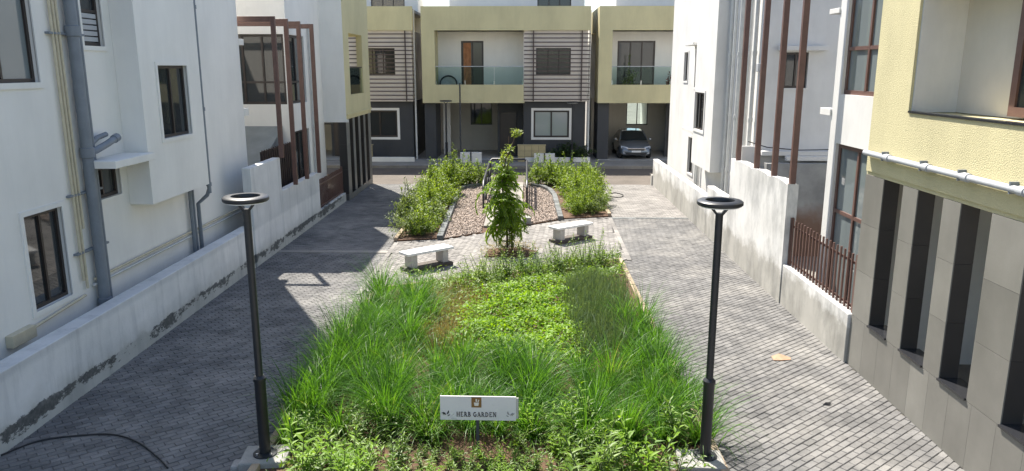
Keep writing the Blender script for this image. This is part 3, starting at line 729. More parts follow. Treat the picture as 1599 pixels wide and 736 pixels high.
# ------------------------------------------------------------ row of houses across the road
def far_house(dx, label, kind):
    Y = 41.0; X = lambda v: v+dx
    root = thing('row_house', (X(-1), Y, .11), label, 'house', 'houses across the road')
    g = .11
    # body and upper floor
    if kind != 'carport': MB().box(X(-5.45), X(3.35), 46.5, 52, g, 8.1).build('rear_wall', M['white'], root)
    else: MB().box(X(-5.45), X(-3.3), 46.5, 49, g, 8.1).box(X(-2.0), X(3.35), 46.5, 49, g, 8.1).box(X(-3.3), X(-2.0), 46.5, 49, 3.16, 8.1).box(X(-3.3), X(-2.0), 46.5, 47, g, 1.64).build('rear_wall', M['white'], root)
    m = MB(); block(m, X(-4.3), X(3.3), 44.2, 46.48, 8.05, 11.2, {'-y': [(X(.65),X(2.55),8.2,9.9)]}, .15); m.build('top_storey', M['white'], root)
    window(root, '-y', 44.2, X(.65),X(2.55),8.2,9.9, 3, ())
    MB().box(X(-5.45), X(3.35), 41.25, 46.49, 7.9, 8.05).build('roof_slab', M['pavement'], root)
    y = MB().box(X(-5.5), X(3.4), Y, 41.24, 6.93, 8.15).box(X(-5.5), X(-4.8), Y, 43.0, 3.24, 6.93).box(X(-4.8), X(-.1), Y, 43.0, 3.24, 3.42)
    y.box(X(-5.5), X(-5.26), 41.24, 46.49, 6.93, 8.15)
    y.build('yellow_frame', M['yellow'], root)
    MB().box(X(-4.798), X(-.1), Y-.001, 41.14, 3.42, 4.13).build('balcony_parapet', M['yellow'], root)
    # balcony
    d0, d1 = (-3.53,-2.30) if kind != 'carport' else (-4.35,-2.3)
    m = MB(); block(m, X(-4.8), X(-.1), 42.5, 46.48, 3.425, 6.93, {'-y': [(X(d0),X(d1),3.6,6.44)]}, .14); m.build('balcony_wall', M['white'], root)
    dr_ = window(root, '-y', 42.5, X(d0),X(d1),3.6,6.44, 2 if kind != 'carport' else 3, (), fw=.09, name='balcony_door')
    if kind == 'middle':
        c = MB(); n = 18
        vv = []; 
        for i in range(n+1):
            u = X(d0)+.12+.42*i/n
            for z in (3.7, 6.34): vv.append((u, 42.5+.062+.018*math.sin(i*1.9), z))
        c.add(vv, [(2*i,2*i+2,2*i+3,2*i+1) for i in range(n)]).build('curtain', M['curtain'], dr_)
    w_ = 4.68/3
    for k in range(3):
        gl = MB().box(X(-4.78)+w_*k+.015, X(-4.78)+w_*(k+1)-.015, 41.06, 41.075, 4.14, 5.06).build('glass_panel', M['clear'], root)
    MB().box(X(-4.79), X(-.1), 41.045, 41.09, 5.06, 5.10).build('handrail', M['pvc_l'], root)
    for k in range(4): MB().box(X(-4.76)+1.54*k-.02, X(-4.76)+1.54*k+.02, 41.08, 41.11, 4.13, 4.35).build('glass_clip', M['chrome'], root)
    # louvred wing
    m = MB(); block(m, X(-.1), X(3.3), 41.22, 46.48, 3.24, 6.93, {'-y': [(X(.56),X(2.40),4.66,6.03)]}, .14)
    m.build('louvre_wall', M['beige'], root)
    window(root, '-y', 41.22, X(.56),X(2.40),4.66,6.03, 3, (), glass=M['glass'])
    for k in range(17):
        z = 3.36+k*.212
        MB().box(X(-.08), X(3.42), 41.06, 41.11, z-.027, z+.027).build('slat', M['slat'], root)
    for u in (.42, 2.98): MB().box(X(u)-.03, X(u)+.03, 41.11, 41.16, 3.26, 6.92).build('batten', M['slat'], root)
    # ground floor
    m = MB(); block(m, X(-.1), X(3.25), 41.5, 46.48, g, 3.235, {'-y': [(X(.45),X(2.38),1.3,2.75)]}, .12); m.build('ground_floor_wall', M['charcoal'], root)
    wg = window(root, '-y', 41.5, X(.45),X(2.38),1.3,2.75, 2, (), glass=M['glass_l'] if kind == 'middle' else M['glass'], surround=.13, fw=.09)
    MB().box(X(-5.45), X(-4.85), 41.3, 43.6, g, 3.24).build('pier', M['charcoal'], root)
    if kind != 'carport':
        bw = MB(); block(bw, X(-5.4), X(-.12), 46.0, 46.49, g, 3.24, {'-y': [(X(-3.3),X(-2.0),1.65,3.15)]}, .12); bw.build('carport_wall', M['cream'], root)
    else: MB().box(X(-5.4), X(-3.3), 46.0, 46.49, g, 3.235).box(X(-2.0), X(-.12), 46.0, 46.49, g, 3.235).box(X(-3.3), X(-2.0), 46.0, 46.49, g, 1.65).box(X(-3.3), X(-2.0), 46.0, 46.49, 3.15, 3.235).build('carport_wall', M['cream'], root)
    window(root, '-y', 46.0, X(-3.3),X(-2.0),1.65,3.15, 2, (), glass=M['glass'] if kind != 'carport' else M['clear'])
    MB().box(X(-1.55), X(-.12), 42.6, 42.75, g, 3.235).build('porch_wall', M['charcoal'], root)
    MB().box(X(-1.4), X(-.5), 42.54, 42.598, g, 2.6).build('front_door', M['dframe'], root, bevel=.01)
    if kind == 'middle': MB().box(X(-4.7), X(-4.3), 43.7, 43.9, g, 3.235).build('pilaster', M['white'], root)
    MB().box(X(-5.4), X(-.12), 41.0, 46.0, g+.004, g+.02).build('carport_floor', M['benchleg'], root)
    MB().box(X(-5.5), X(-.05), Y-.02, 43.0, 3.17, 3.238).build('soffit', M['yellow'], root)
    # low plinth in front, drain pipe in the gap
    MB().box(X(-.0), X(3.45), 40.15, 40.32, g, g+.24).build('plinth_kerb', M['white'], root, bevel=.01)
    MB().tube([(X(3.42),41.4,g),(X(3.42),41.4,8.0)], .05, 8).build('drain_pipe', M['whitepipe'], root, smooth=True)
    return root
far_house(0, 'middle yellow and white house across the road with curtained balcony door', 'middle')
far_house(-9.36, 'left yellow house across the road with brown louvres, mostly hidden', 'left')
far_house(9.36, 'right yellow house across the road with a car under its balcony', 'carport')
far_house(-18.72, 'outermost left house of the row, behind the white house', 'left')
far_house(18.72, 'outermost right house of the row, behind the white house', 'left')
def masonry(name, label, x0, x1, y0, y1, z0, z1, m, cat, rows=0, cols=0):
    t = thing(name, ((x0+x1)/2, y0, z0), label, cat)
    if rows:
        dz = (z1-z0)/rows; dx = (x1-x0)/cols
        MB().box(x0+.01, x1-.01, y0+.015, y1-.01, z0, z1-.01).build('core', M['grout'], t)
        for r in range(rows):
            for c in range(cols):
                MB().box(x0+dx*c+.006, x0+dx*(c+1)-.006, y0, y0+.05, z0+dz*r+.006, z0+dz*(r+1)-.006).build('stone_block', m, t, bevel=.01)
        MB().box(x0-.02, x1+.02, y0-.02, y1, z1, z1+.04).build('coping', m, t)
    else:
        MB().box(x0, x1, y0, y1, z0, z1).build('slab', m, t, bevel=.012)
        MB().box((x0+x1)/2-.03, (x0+x1)/2+.03, y0-.03, y0-.002, z0, z1+.02).build('post', M['dframe'], t)
    return t
masonry('gate_wall', 'low tan block wall beside the middle house front door', -.40, 1.08, 40.2, 40.45, .11, .98, M['tan'], 'wall', 3, 4)
masonry('gate_wall', 'low tan block wall at the left house across the road', -9.6, -8.15, 40.2, 40.45, .11, .98, M['tan'], 'wall', 3, 4)
masonry('low_wall', 'small white wall block at the middle house carport', -3.43, -2.30, 39.8, 39.95, .11, .66, M['white'], 'wall')
masonry('low_wall', 'small white wall block in front of the dark hedge', .47, 1.56, 39.8, 39.95, .11, .60, M['white'], 'wall')

# ------------------------------------------------------------ lamps
def lamp(name, x, y, z0, H, label, tilt=0, head=.27):
    t = thing(name, (x, y, z0), label, 'street lamp', 'ring head lamp posts', rz=tilt, local=True)
    q = MB().lathe([(.15,0),(.15,.015),(.075,.03)], n=24); q.build('base_plate', M['black'], t, smooth=True)
    for k in range(4):
        a = math.pi/4+k*math.pi/2; MB().lathe([(.018,.015),(.018,.05)], (.118*math.cos(a),.118*math.sin(a),0), 6).build('bolt', M['chrome'], t)
    j = 1.06*H/3.48
    MB().lathe([(.07,.015),(.07,j-.02),(.078,j),(.078,j+.03),(.052,j+.06)], n=20).build('lower_pole', M['black'], t, smooth=True)
    MB().lathe([(.046,j+.05),(.046,H-.13)], n=18).build('upper_pole', M['black'], t, smooth=True)
    a = MB()
    for s in (-1, 1): a.bar((s*.02,0,H-.16), (s*.11,0,H-.045), .03, .05, (0,1,0))
    a.bar((-.19,0,H-.05), (.19,0,H-.05), .04, .02); a.build('bracket', M['black'], t)
    o, i = head, head*.62
    r_ = MB().lathe([(i,-.03),(o-.015,-.035),(o,-.02),(o,.012),(o-.02,.028),(i+.005,.03),(i,.02)], (0,0,H), 40, closed=True)
    hd = r_.build('ring_head', M['black'], t, smooth=True, recalc=True)
    MB().lathe([(i+.02,-.05),(o-.04,-.05),(o-.04,-.032),(i+.02,-.032)], (0,0,H), 40, closed=True).build('diffuser', M['diffuser'], hd, recalc=True)
    return t
lamp('street_lamp', -3.34, 8.86, .14, 3.34, 'black ring-head lamp post in front on the left, beside the shaded drive', R(8))
lamp('street_lamp', 2.32, 8.9, .14, 3.30, 'black ring-head lamp post in front on the right, beside the sunlit drive', R(-5))
lamp('street_lamp', -4.19, 40.3, .11, 3.2, 'distant thin ring lamp post before the middle house, left one', 0, .32)
lamp('street_lamp', 2.47, 40.1, .11, 3.15, 'distant thin ring lamp post before the white framed window', 0, .32)
tp = thing('metal_pole', (-3.44, 40.3, .11), 'bare tall grey pole before the middle house carport', 'pole')
MB().tube([(-3.44,40.3,.11),(-3.44,40.3,4.2)], .04, 10).lathe([(.05,0),(.05,.05)], (-3.44,40.3,4.18), 10).build('shaft', M['charcoal'], tp, smooth=True)
MB().lathe([(.1,0),(.1,.03)], (-3.44,40.3,.11), 12).build('base_plate', M['charcoal'], tp)
def plinth(label, x, y, rz):
    t = thing('lamp_plinth', (x, y, 0), label, 'plinth', rz=rz, local=True)
    MB().box(-.3,.28,-.26,.22,-.03,.14).build('block', M['concrete'], t, bevel=.02)
    MB().box(-.42,-.31,-.2,.02,-.02,.07).build('mortar_lump', M['concrete'], t, bevel=.03)
plinth('rough concrete footing under the left lamp', -3.33, 8.88, R(6))
plinth('rough concrete footing under the right lamp', 2.26, 8.86, R(-4))

# ------------------------------------------------------------ benches
def bench(label, x, y, rz):
    t = thing('bench', (x, y, .02), label, 'bench', 'stone benches on the plaza', rz=rz, local=True)
    MB().box(-.69,.69,-.225,.225,.42,.485).build('seat', M['bench'], t, bevel=.012)
    for s in (-1, 1): MB().box(s*.47-.085,s*.47+.085,-.17,.17,.09,.42).build('leg', M['benchleg'], t, bevel=.012)
    MB().box(-.66,.66,-.23,.23,0,.09).build('base_slab', M['benchbase'], t, bevel=.008)
bench('white stone bench left of the small tree, beside the tall grass', -2.5, 18.67, R(40.5))
bench('white stone bench right of the small tree', 1.36, 21.85, R(38.5))

# ------------------------------------------------------------ path railing
pr_ = thing('path_railing', (-.7, 27, 0), 'black tubular handrails along the path through the pebbles', 'railing')
for sx, n in ((-1.5, 0), (.07, 1)):
    MB().tube([(sx,26.9,.78),(sx,27.1,.96),(sx,27.5,1.0),(sx,32.0,1.12),(sx,32.3,1.1)], .05, 10).build('top_rail', M['black'], pr_, smooth=True)
    MB().tube([(sx,26.9,.55),(sx,32.3,.72)], .03, 8).build('mid_rail', M['black'], pr_, smooth=True)
    MB().tube([(sx,26.9,.3),(sx,32.3,.4)], .03, 8).build('mid_rail', M['black'], pr_, smooth=True)
    for yy, h in ((26.9,.8),(28.7,1.02),(30.5,1.06),(32.3,1.1)):
        MB().box(sx-.04, sx+.04, yy-.04, yy+.04, .0, h).build('post', M['black'], pr_)
MB().tube([(-1.5,32.3,1.1),(-1.4,32.35,1.18),(-.03,32.35,1.18),(.07,32.3,1.1)], .05, 10).build('cross_rail', M['black'], pr_, smooth=True)
MB().box(-.06,.2,24.15,24.5,-.02,.24).build('footing', M['concrete'], pr_, bevel=.015)

# ------------------------------------------------------------ sign
def sign():
    t = thing('garden_sign', (-.6, 9.1, .06), 'white herb garden sign board on a thin post at the front of the bed', 'sign', local=True, rz=R(-1))
    W, Hh, zc, yb = .99, .335, .62, 0
    MB().box(-W/2,W/2,-.008,.012,zc-Hh/2,zc+Hh/2).build('board', M['signboard'], t, bevel=.004)
    MB().box(W/2+.001,W/2+.03,.0,.016,zc-Hh/2+.03,zc+Hh/2-.02).build('side_strip', M['benchleg'], t)
    MB().box(-.03,.01,.016,.05,-.1,zc+Hh/2-.02).build('post', M['charcoal'], t)
    y0, y1 = -.0125, -.009
    # serif capitals: thick verticals, thin horizontals
    S = []
    def vb(x, a=0, b=1, w=.17): S.append((x-w/2, x+w/2, a, b))
    def hb(x0, x1, z, h=.10): S.append((x0, x1, z-h/2, z+h/2))
    let = {}
    def serif(x, zz=(.04,.96), w=.3):
        for z in zz: hb(x-w/2, x+w/2, z, .08)
    def H_(): vb(.2); vb(.75); hb(.2,.75,.5); serif(.2); serif(.75); return .98
    def E_(): vb(.2); serif(.2); hb(.1,.68,.95); hb(.2,.55,.52); hb(.1,.72,.05); S.append((.62,.70,.78,.98)); S.append((.66,.74,.02,.22)); return .84
    def bowl(x0, x1, z0, z1, w=.16):
        n = 7
        for i in range(n):
            a0 = -math.pi/2+math.pi*i/n; a1 = -math.pi/2+math.pi*(i+1)/n
            cz, rz_ = (z0+z1)/2, (z1-z0)/2
            xx = [x0+(x1-x0)*math.cos(a) for a in (a0,a1)]; zz = [cz+rz_*math.sin(a) for a in (a0,a1)]
            P.append([(xx[0],zz[0]),(xx[1],zz[1]),(max(x0-.02,xx[1]-w*max(.45,math.cos(a1))),zz[1]*.8+cz*.2),(max(x0-.02,xx[0]-w*max(.45,math.cos(a0))),zz[0]*.8+cz*.2)])
    P = []
    def R_(): vb(.2); serif(.2); bowl(.22,.66,.46,1.0); P.append([(.38,.5),(.54,.5),(.84,0),(.66,0)]); hb(.66,.9,.04,.08); return .92
    def B_(): vb(.2); serif(.2); bowl(.22,.64,.5,1.0); bowl(.22,.72,.0,.54); return .86
    def D_(): vb(.2); serif(.2); bowl(.22,.85,.0,1.0); return .98
    def A_(): P.append([(.38,1),(.52,1),(.9,0),(.7,0)]); P.append([(.38,1),(.46,1),(.2,0),(.11,0)]); hb(.25,.68,.32,.09); serif(.15,(.04,),.26); serif(.8,(.04,),.3); return .96
    def N_(): vb(.2,w=.1); vb(.78,w=.1); P.append([(.14,1),(.34,1),(.83,0),(.66,0)]); serif(.18); serif(.78,(.96,)); return .98
    def G_():
        n = 10
        for i in range(n):
            a0 = math.radians(50+i*26); a1 = math.radians(50+(i+1)*26)
            f = lambda a, r: (.5+.42*r*math.cos(a), .5+.5*r*math.sin(a))
            P.append([f(a0,1), f(a1,1), f(a1,.66), f(a0,.66)])
        vb(.78,.05,.45); hb(.6,.94,.45,.08); return 1.0
    seq = [H_, E_, R_, B_, None, G_, A_, R_, D_, E_, N_]
    adv = 0; mb = MB(); sc = .066; place = []
    for f in seq:
        S.clear(); P.clear()
        if f is None: adv += .38; continue
        w = f(); place.append((adv, list(S), list(P))); adv += w+.06
    tot = adv*sc*.78; zb = zc-.115
    for n_, (a, ss, pp) in enumerate(place):
        yy = y0-.0004*(n_ % 2)
        for k, (x0, x1, z0, z1) in enumerate(ss):
            mb.box(-.02-tot/2+(a+x0)*sc*.78, -.02-tot/2+(a+x1)*sc*.78, y0-.0003*k, y1, zb+z0*sc, zb+z1*sc)
        for k, q in enumerate(pp):
            v0 = [(-.02-tot/2+(a+x_)*sc*.78, y0-.004-.0003*k, zb+z_*sc) for x_, z_ in q]
            mb.add(v0 + [(v[0], y1, v[2]) for v in v0], [(0,1,2,3),(7,6,5,4),(0,4,5,1),(1,5,6,2),(2,6,7,3),(3,7,4,0)])
    mb.build('lettering', M['ink'], t, recalc=True)
    lg = MB().box(-.085,.045,y0,y1,zc+.015,zc+.155).build('emblem', M['brownink'], t)
    e = MB().prism([(-.05,0),(.01,0),(.02,.05),(-.06,.05)], 0, .003)
    for q in ([(-.045,.03),(.005,.03),(.014,.075),(-.054,.075)], [(-.03,.085),(-.012,.085),(-.012,.125),(-.03,.125)], [(-.006,.08),(.006,.08),(.018,.112),(.006,.116)]):
        v0 = [(x_, y0-.003, zc+.01+z_) for x_, z_ in q]
        e2 = MB().add(v0+[(a[0], y0-.0005, a[2]) for a in v0], [(0,1,2,3),(7,6,5,4),(0,4,5,1),(1,5,6,2),(2,6,7,3),(3,7,4,0)]); e2.build('emblem_mark', M['signwhite'], lg, recalc=True)
    for s in (-1, 1):
        sp = MB()
        for k, (dx, dz, ang, L) in enumerate(((0,0,60,.05),(.01,.01,120,.045),(-.01,.02,20,.05),(.02,-.01,150,.04),(-.025,0,85,.05),(.03,.02,95,.05))):
            a = math.radians(ang); bx, bz = s*(.42)+s*dx*-1, zc-.10+dz
            d = (math.cos(a)*L*s, math.sin(a)*L); nx, nz = -d[1]*.2, d[0]*.2
            v0 = [(bx,y0-.0004*k,bz),(bx+d[0]*.5+nx,y0-.0004*k,bz+d[1]*.5+nz),(bx+d[0],y0-.0004*k,bz+d[1]),(bx+d[0]*.5-nx,y0-.0004*k,bz+d[1]*.5-nz)]
            sp.add(v0+[(v[0],y1,v[2]) for v in v0], [(0,1,2,3),(7,6,5,4),(0,4,5,1),(1,5,6,2),(2,6,7,3),(3,7,4,0)])
        sp.build('sprig_print', M['greyink'] if s > 0 else M['ink'], t, recalc=True)
sign()

# ------------------------------------------------------------ car
def car():
    t = thing('car', (6.02, 41.1, .13), 'grey sedan parked nose out under the right house balcony', 'car', local=True)
    # sections from nose (y=0) to tail (y=4.4): (y, half width, sill z, shoulder z, crown z)
    secs = [(0.0,.62,.30,.52,.56),(.08,.74,.24,.60,.66),(.3,.82,.21,.70,.78),(.8,.86,.2,.78,.88),(1.25,.87,.2,.86,.97),(2.2,.875,.2,.92,1.0),(3.3,.87,.2,.94,1.03),(3.95,.84,.22,.92,1.02),(4.3,.78,.26,.86,.96),(4.42,.66,.34,.74,.8)]
    V = []; F = []; n = 9
    for (y, w, z0, zs, zc) in secs:
        V += [(-w*.82,y,z0),(-w,y,z0+.12),(-w*1.0,y,(z0+zs)/2),(-w*.94,y,zs),(-w*.6,y,zc-.02),(0,y,zc),(w*.6,y,zc-.02),(w*.94,y,zs),(w,y,(z0+zs)/2)]
        V += [(w,y,z0+.12),(w*.82,y,z0)]
    n = 11
    for i in range(len(secs)-1):
        for k in range(n): F.append((i*n+k, i*n+(k+1)%n, (i+1)*n+(k+1)%n, (i+1)*n+k))
    F.append(tuple(range(n-1,-1,-1))); F.append(tuple((len(secs)-1)*n+k for k in range(n)))
    b = MB().add(V, F).build('body', M['carpaint'], t, smooth=True, recalc=True)
    # greenhouse
    g = [(1.15,.74,.95),(1.95,.60,1.42),(3.0,.60,1.45),(3.95,.70,1.0)]
    V = []; F = []
    for (y, w, z) in g: V += [(-w,y,z),(0,y,z+.025),(w,y,z)]
    V += [(-.80,1.25,.93),(.80,1.25,.93),(-.82,3.8,.97),(.82,3.8,.97)]
    ro = MB().add([(-.60,1.93,1.425),(0,1.9,1.45),(.60,1.93,1.425),(-.60,3.0,1.45),(0,3.02,1.48),(.60,3.0,1.45),(-.60,1.93,1.39),(.60,1.93,1.39),(-.60,3.0,1.41),(.60,3.0,1.41)],
                  [(0,1,4,3),(1,2,5,4),(0,3,8,6),(2,7,9,5),(0,6,7,2,1),(3,4,5,9,8)]).build('roof', M['carpaint'], t, recalc=True)
    MB().add([(-.74,1.12,.955),(.74,1.12,.955),(.58,1.94,1.4),(-.58,1.94,1.4),(0,1.06,.975),(0,1.90,1.425)], [(0,4,5,3),(4,1,2,5)]).build('windscreen', M['glass'], t)
    for s in (-1, 1):
        MB().add([(s*.79,1.25,.95),(s*.8,3.75,.98),(s*.62,3.0,1.42),(s*.62,1.95,1.4)], [(0,1,2,3)]).build('side_window', M['glass'], t)
        MB().bar((s*.77,1.15,.95),(s*.6,1.95,1.42),.05,.05).build('pillar', M['carpaint'], t)
        hl = MB().add([(s*.80,.22,.60),(s*.46,.03,.58),(s*.44,.05,.67),(s*.80,.30,.72),(s*.78,.34,.62),(s*.44,.2,.58),(s*.44,.2,.68),(s*.78,.4,.72)], [(0,1,2,3),(4,7,6,5),(0,4,5,1),(3,2,6,7),(1,5,6,2),(0,3,7,4)]).build('headlight', M['lampglass'], t, recalc=True)
        MB().box(s*.90,s*1.02,1.35,1.47,.93,1.05).build('wing_mirror', M['carpaint'], t, bevel=.03)
        MB().lathe([(.045,0),(.045,.03)], (0,0,0), 12)
        fl = MB().box(s*.52,s*.7,.02,.12,.33,.40).build('fog_lamp', M['lampglass'], t)
        for yy in (.85, 3.45):
            w = thing('wheel', (s*.80, yy, .31), None, None, local=True); w.parent = t; w.rotation_euler = (0, math.pi/2, 0)
            MB().lathe([(.2,-.1),(.30,-.1),(.32,-.06),(.32,.06),(.30,.1),(.2,.1)], n=24).build('tyre', M['tyre'], w, smooth=True)
            MB().lathe([(.2,-.105),(.05,-.11),(.05,.11),(.2,.105)], n=10).build('rim', M['chrome'], w)
    MB().box(-.44,.44,-.015,.06,.50,.58).build('grille', M['black'], t, bevel=.01)
    MB().bar((-.5,-.02,.60),(.5,-.02,.60),.05,.025).build('chrome_bar', M['chrome'], t)
    MB().box(-.55,.55,-.01,.08,.27,.38).build('lower_grille', M['black'], t, bevel=.01)
    MB().box(-.25,.25,-.03,-.016,.40,.50).build('number_plate', M['plate'], t)
car()

# ------------------------------------------------------------ vegetation
def leaf_arrays(P, D, U, L, W, droop=.25):
    """P base, D direction, U up-ish, arrays (n,3); five vertices per leaf, folded along the midrib and drooping at the tip"""
    D = D/np.linalg.norm(D, axis=1, keepdims=True)
    S = np.cross(D, U); S /= (np.linalg.norm(S, axis=1, keepdims=True)+1e-9)
    N = np.cross(S, D)
    L = L[:, None]; W = W[:, None]
    mid = P + D*L*.48 - N*W*.10
    l = P + D*L*.42 - S*W*.5 + N*W*.16; r = P + D*L*.42 + S*W*.5 + N*W*.16
    tip = P + D*L - N*L*droop
    V = np.stack([P, l, mid, r, tip], 1).reshape(-1, 3)
    return V
LF = [(0,3,2),(0,2,1),(2,3,4),(1,2,4)]
def leaves_object(name, V, m, parent):
    n = len(V)//5; F = np.array(LF)[None]+np.arange(n)[:, None, None]*5
    me = bpy.data.meshes.new(name)
    me.vertices.add(len(V)); me.vertices.foreach_set('co', V.astype(np.float32).ravel())
    F = F.reshape(-1, 3); k = len(F)
    me.loops.add(k*3); me.loops.foreach_set('vertex_index', F.astype(np.int32).ravel())
    me.polygons.add(k); me.polygons.foreach_set('loop_start', np.arange(0, k*3, 3, dtype=np.int32))
    me.update(calc_edges=True); me.validate()
    me.polygons.foreach_set('use_smooth', [True]*k)
    return link_mesh(name, me, m, parent)
def unit(v): return v/(np.linalg.norm(v, axis=-1, keepdims=True)+1e-9)
def shrub(label, h, w, m, seed, ntw=70, per=20, leaf=.085, lw=.42, leaders=2, group='shrubs behind the benches', cat='shrub', name='shrub'):
    g = np.random.default_rng(seed); t = thing(name, (0,0,0), label, cat, group, local=True)
    st = MB(); PP = []; DD = []; 
    for i in range(ntw):
        a = g.uniform(0, 2*math.pi); e = math.asin(g.uniform(.0, 1)); r_ = g.uniform(.75, 1.12)
        lump = 1+.22*math.sin(3*a+seed)+.15*math.sin(5*a+2*e*3+seed*2)
        tip = np.array([math.cos(a)*math.cos(e)*w*lump*r_, math.sin(a)*math.cos(e)*w*lump*r_, .12+h*math.sin(e)*r_])
        if i < leaders: tip = np.array([g.normal(0,.2*w), g.normal(0,.2*w), h*g.uniform(1.25,1.6)])
        base = np.array([g.normal(0,.1), g.normal(0,.1), 0]); mid = (base+tip)/2+np.array([0,0,.1*h])
        if i % 4 == 0 or i < leaders: st.tube([base, mid, tip], [.012,.008,.004], 5)
        k = per if i >= leaders else int(per*1.6)
        tt = g.uniform(.35 if i >= leaders else .3, 1.0, k)**.8
        p = ((1-tt)**2)[:,None]*base+(2*tt*(1-tt))[:,None]*mid+(tt**2)[:,None]*tip + g.normal(0, .04 if i >= leaders else .015, (k,3))
        ax = unit((tip-base)[None]); d = unit(g.normal(0,1,(k,3)) + ax*.6 + np.array([0,0,.25]))
        PP.append(p); DD.append(d)
    P = np.concatenate(PP); D = np.concatenate(DD); P[:,2] = np.maximum(P[:,2], .05); n = len(P)
    L = g.uniform(.65,1.3,n)*leaf
    V = leaf_arrays(P, D, np.tile([0,0,1.],(n,1))+g.normal(0,.3,(n,3)), L, L*lw*g.uniform(.8,1.2,n))
    st.build('stems', M['stem'], t); leaves_object('foliage', V, m, t)
    return t
def place(t, x, y, rz, s, sz=None, z=.06, label=None):
    t.location = (x, y, z); t.rotation_euler = (0,0,rz); t.scale = (s, s, sz or s)
    if label: t['label'] = label
    return t
SHL = 'leafy green shrub in the hedge left of the pebbles'; SHR = 'leafy green shrub in the hedge right of the pebbles'; SHB = 'leafy green shrub at the far end of the pebbles near the road'
protos = [shrub(SHL, .72, .62, M['hedge'], 3, 80, 22), shrub(SHL, .85, .55, M['hedge'], 8, 80, 22, leaders=3), shrub(SHL, .62, .66, M['hedge_d'], 15, 75, 22, .08), shrub(SHL, .78, .58, M['hedge'], 22, 80, 24, .075, leaders=3)]
used = set()
def put(i, *a, **k):
    if i not in used: used.add(i); o = protos[i]
    else: o = copy_tree(protos[i])
    return place(o, *a, **k)
for i, (p, x, y, s) in enumerate([(2,-3.45,22.3,.95),(0,-3.15,23.2,1.0),(2,-3.6,24.1,1.15),(1,-3.2,25.0,1.1),(0,-3.55,26.0,1.1),(3,-3.2,26.9,1.15),(2,-3.75,27.8,1.1),(0,-3.3,28.7,1.1),(1,-3.1,29.8,1.15),(3,-3.6,30.6,1.1),(0,-3.3,31.6,1.25),(3,-2.75,32.3,1.25),(1,-3.7,29.3,1.2),(0,-3.05,27.7,1.1),(2,-3.0,24.2,.9),(3,-3.1,22.3,.75)]):
    put(p, x, y, i*1.3, s, label=SHL)
for i, (p, x, y, s) in enumerate([(3,2.05,25.9,.8),(0,2.25,26.9,1.0),(1,1.9,27.9,1.05),(3,2.4,28.8,1.15),(0,1.85,29.6,1.1),(1,2.3,30.6,1.15),(3,1.75,31.5,1.25),(0,2.55,31.9,1.15),(1,2.75,29.7,1.1),(3,2.7,27.7,.95),(0,1.75,26.4,.8),(2,2.45,25.85,.6),(1,1.75,25.55,.55),(2,2.6,26.8,.75)]):
    put(p, x, y, .4+i*1.7, s, label=SHR)
for i, (p, x, y, s) in enumerate([(0,-2.05,32.65,1.05),(3,.55,32.55,1.1),(1,1.1,32.3,1.1),(2,-2.4,32.5,1.05),(0,1.5,32.6,1.1)]):
    put(p, x, y, .9+i*2.1, s, label=SHB)
tall = shrub('tallest leafy shrub rising above the hedge left of the pebbles', 1.15, .38, M['hedge'], 31, 60, 20, leaders=5); place(tall, -2.95, 30.3, .4, 1.1)
tall2 = shrub('dusty pale shrub with tall shoots at the left edge of the hedge', .95, .45, M['hedge_d'], 37, 60, 20, leaders=4); place(tall2, -3.85, 23.9, .4, 1.0)
dh = shrub('dark clipped hedge bush under the white framed window', .75, .6, M['darkhedge'], 41, 90, 22, .09, leaders=0, group=None)
place(dh, 1.45, 40.75, 0, 1.1, z=.12); 
dh.scale = (2.3, 1.0, 1.15); dh.location.x = 2.35

def blades_object(name, base, ang, lean, L, W, m, parent=None, seg=4, curl=1.0):
    n = len(base); V = []; 
    dirs = np.stack([np.cos(ang), np.sin(ang), np.zeros(n)], 1); side = np.stack([-np.sin(ang), np.cos(ang), np.zeros(n)], 1)
    tw = rng.uniform(-.9,.9,n)[:,None]; side = unit(side*np.cos(tw)+dirs*np.sin(tw))
    P = base.copy(); th = lean.copy(); out = []
    for s in range(seg+1):
        w = (W*(1-(s/seg)**1.6)*.5+.0006)[:,None]
        out += [P-side*w, P+side*w]
        st = (L/seg)[:,None]; P = P + (dirs*np.sin(th)[:,None]+np.array([0,0,1.])*np.cos(th)[:,None])*st
        th = th + curl*lean*(.4+.9*s/seg)+.06*curl
    V = np.stack(out, 1).reshape(-1, 3); k = 2*(seg+1)
    q = np.array([(2*s,2*s+1,2*s+3,2*s+2) for s in range(seg)])
    F = (q[None]+np.arange(n)[:,None,None]*k).reshape(-1,4); c = len(F)
    me = bpy.data.meshes.new(name); me.vertices.add(len(V)); me.vertices.foreach_set('co', V.astype(np.float32).ravel())
    me.loops.add(c*4); me.loops.foreach_set('vertex_index', F.astype(np.int32).ravel())
    me.polygons.add(c); me.polygons.foreach_set('loop_start', np.arange(0,c*4,4,dtype=np.int32)); me.update(calc_edges=True); me.validate()
    me.polygons.foreach_set('use_smooth', [True]*c)
    return link_mesh(name, me, m, parent)
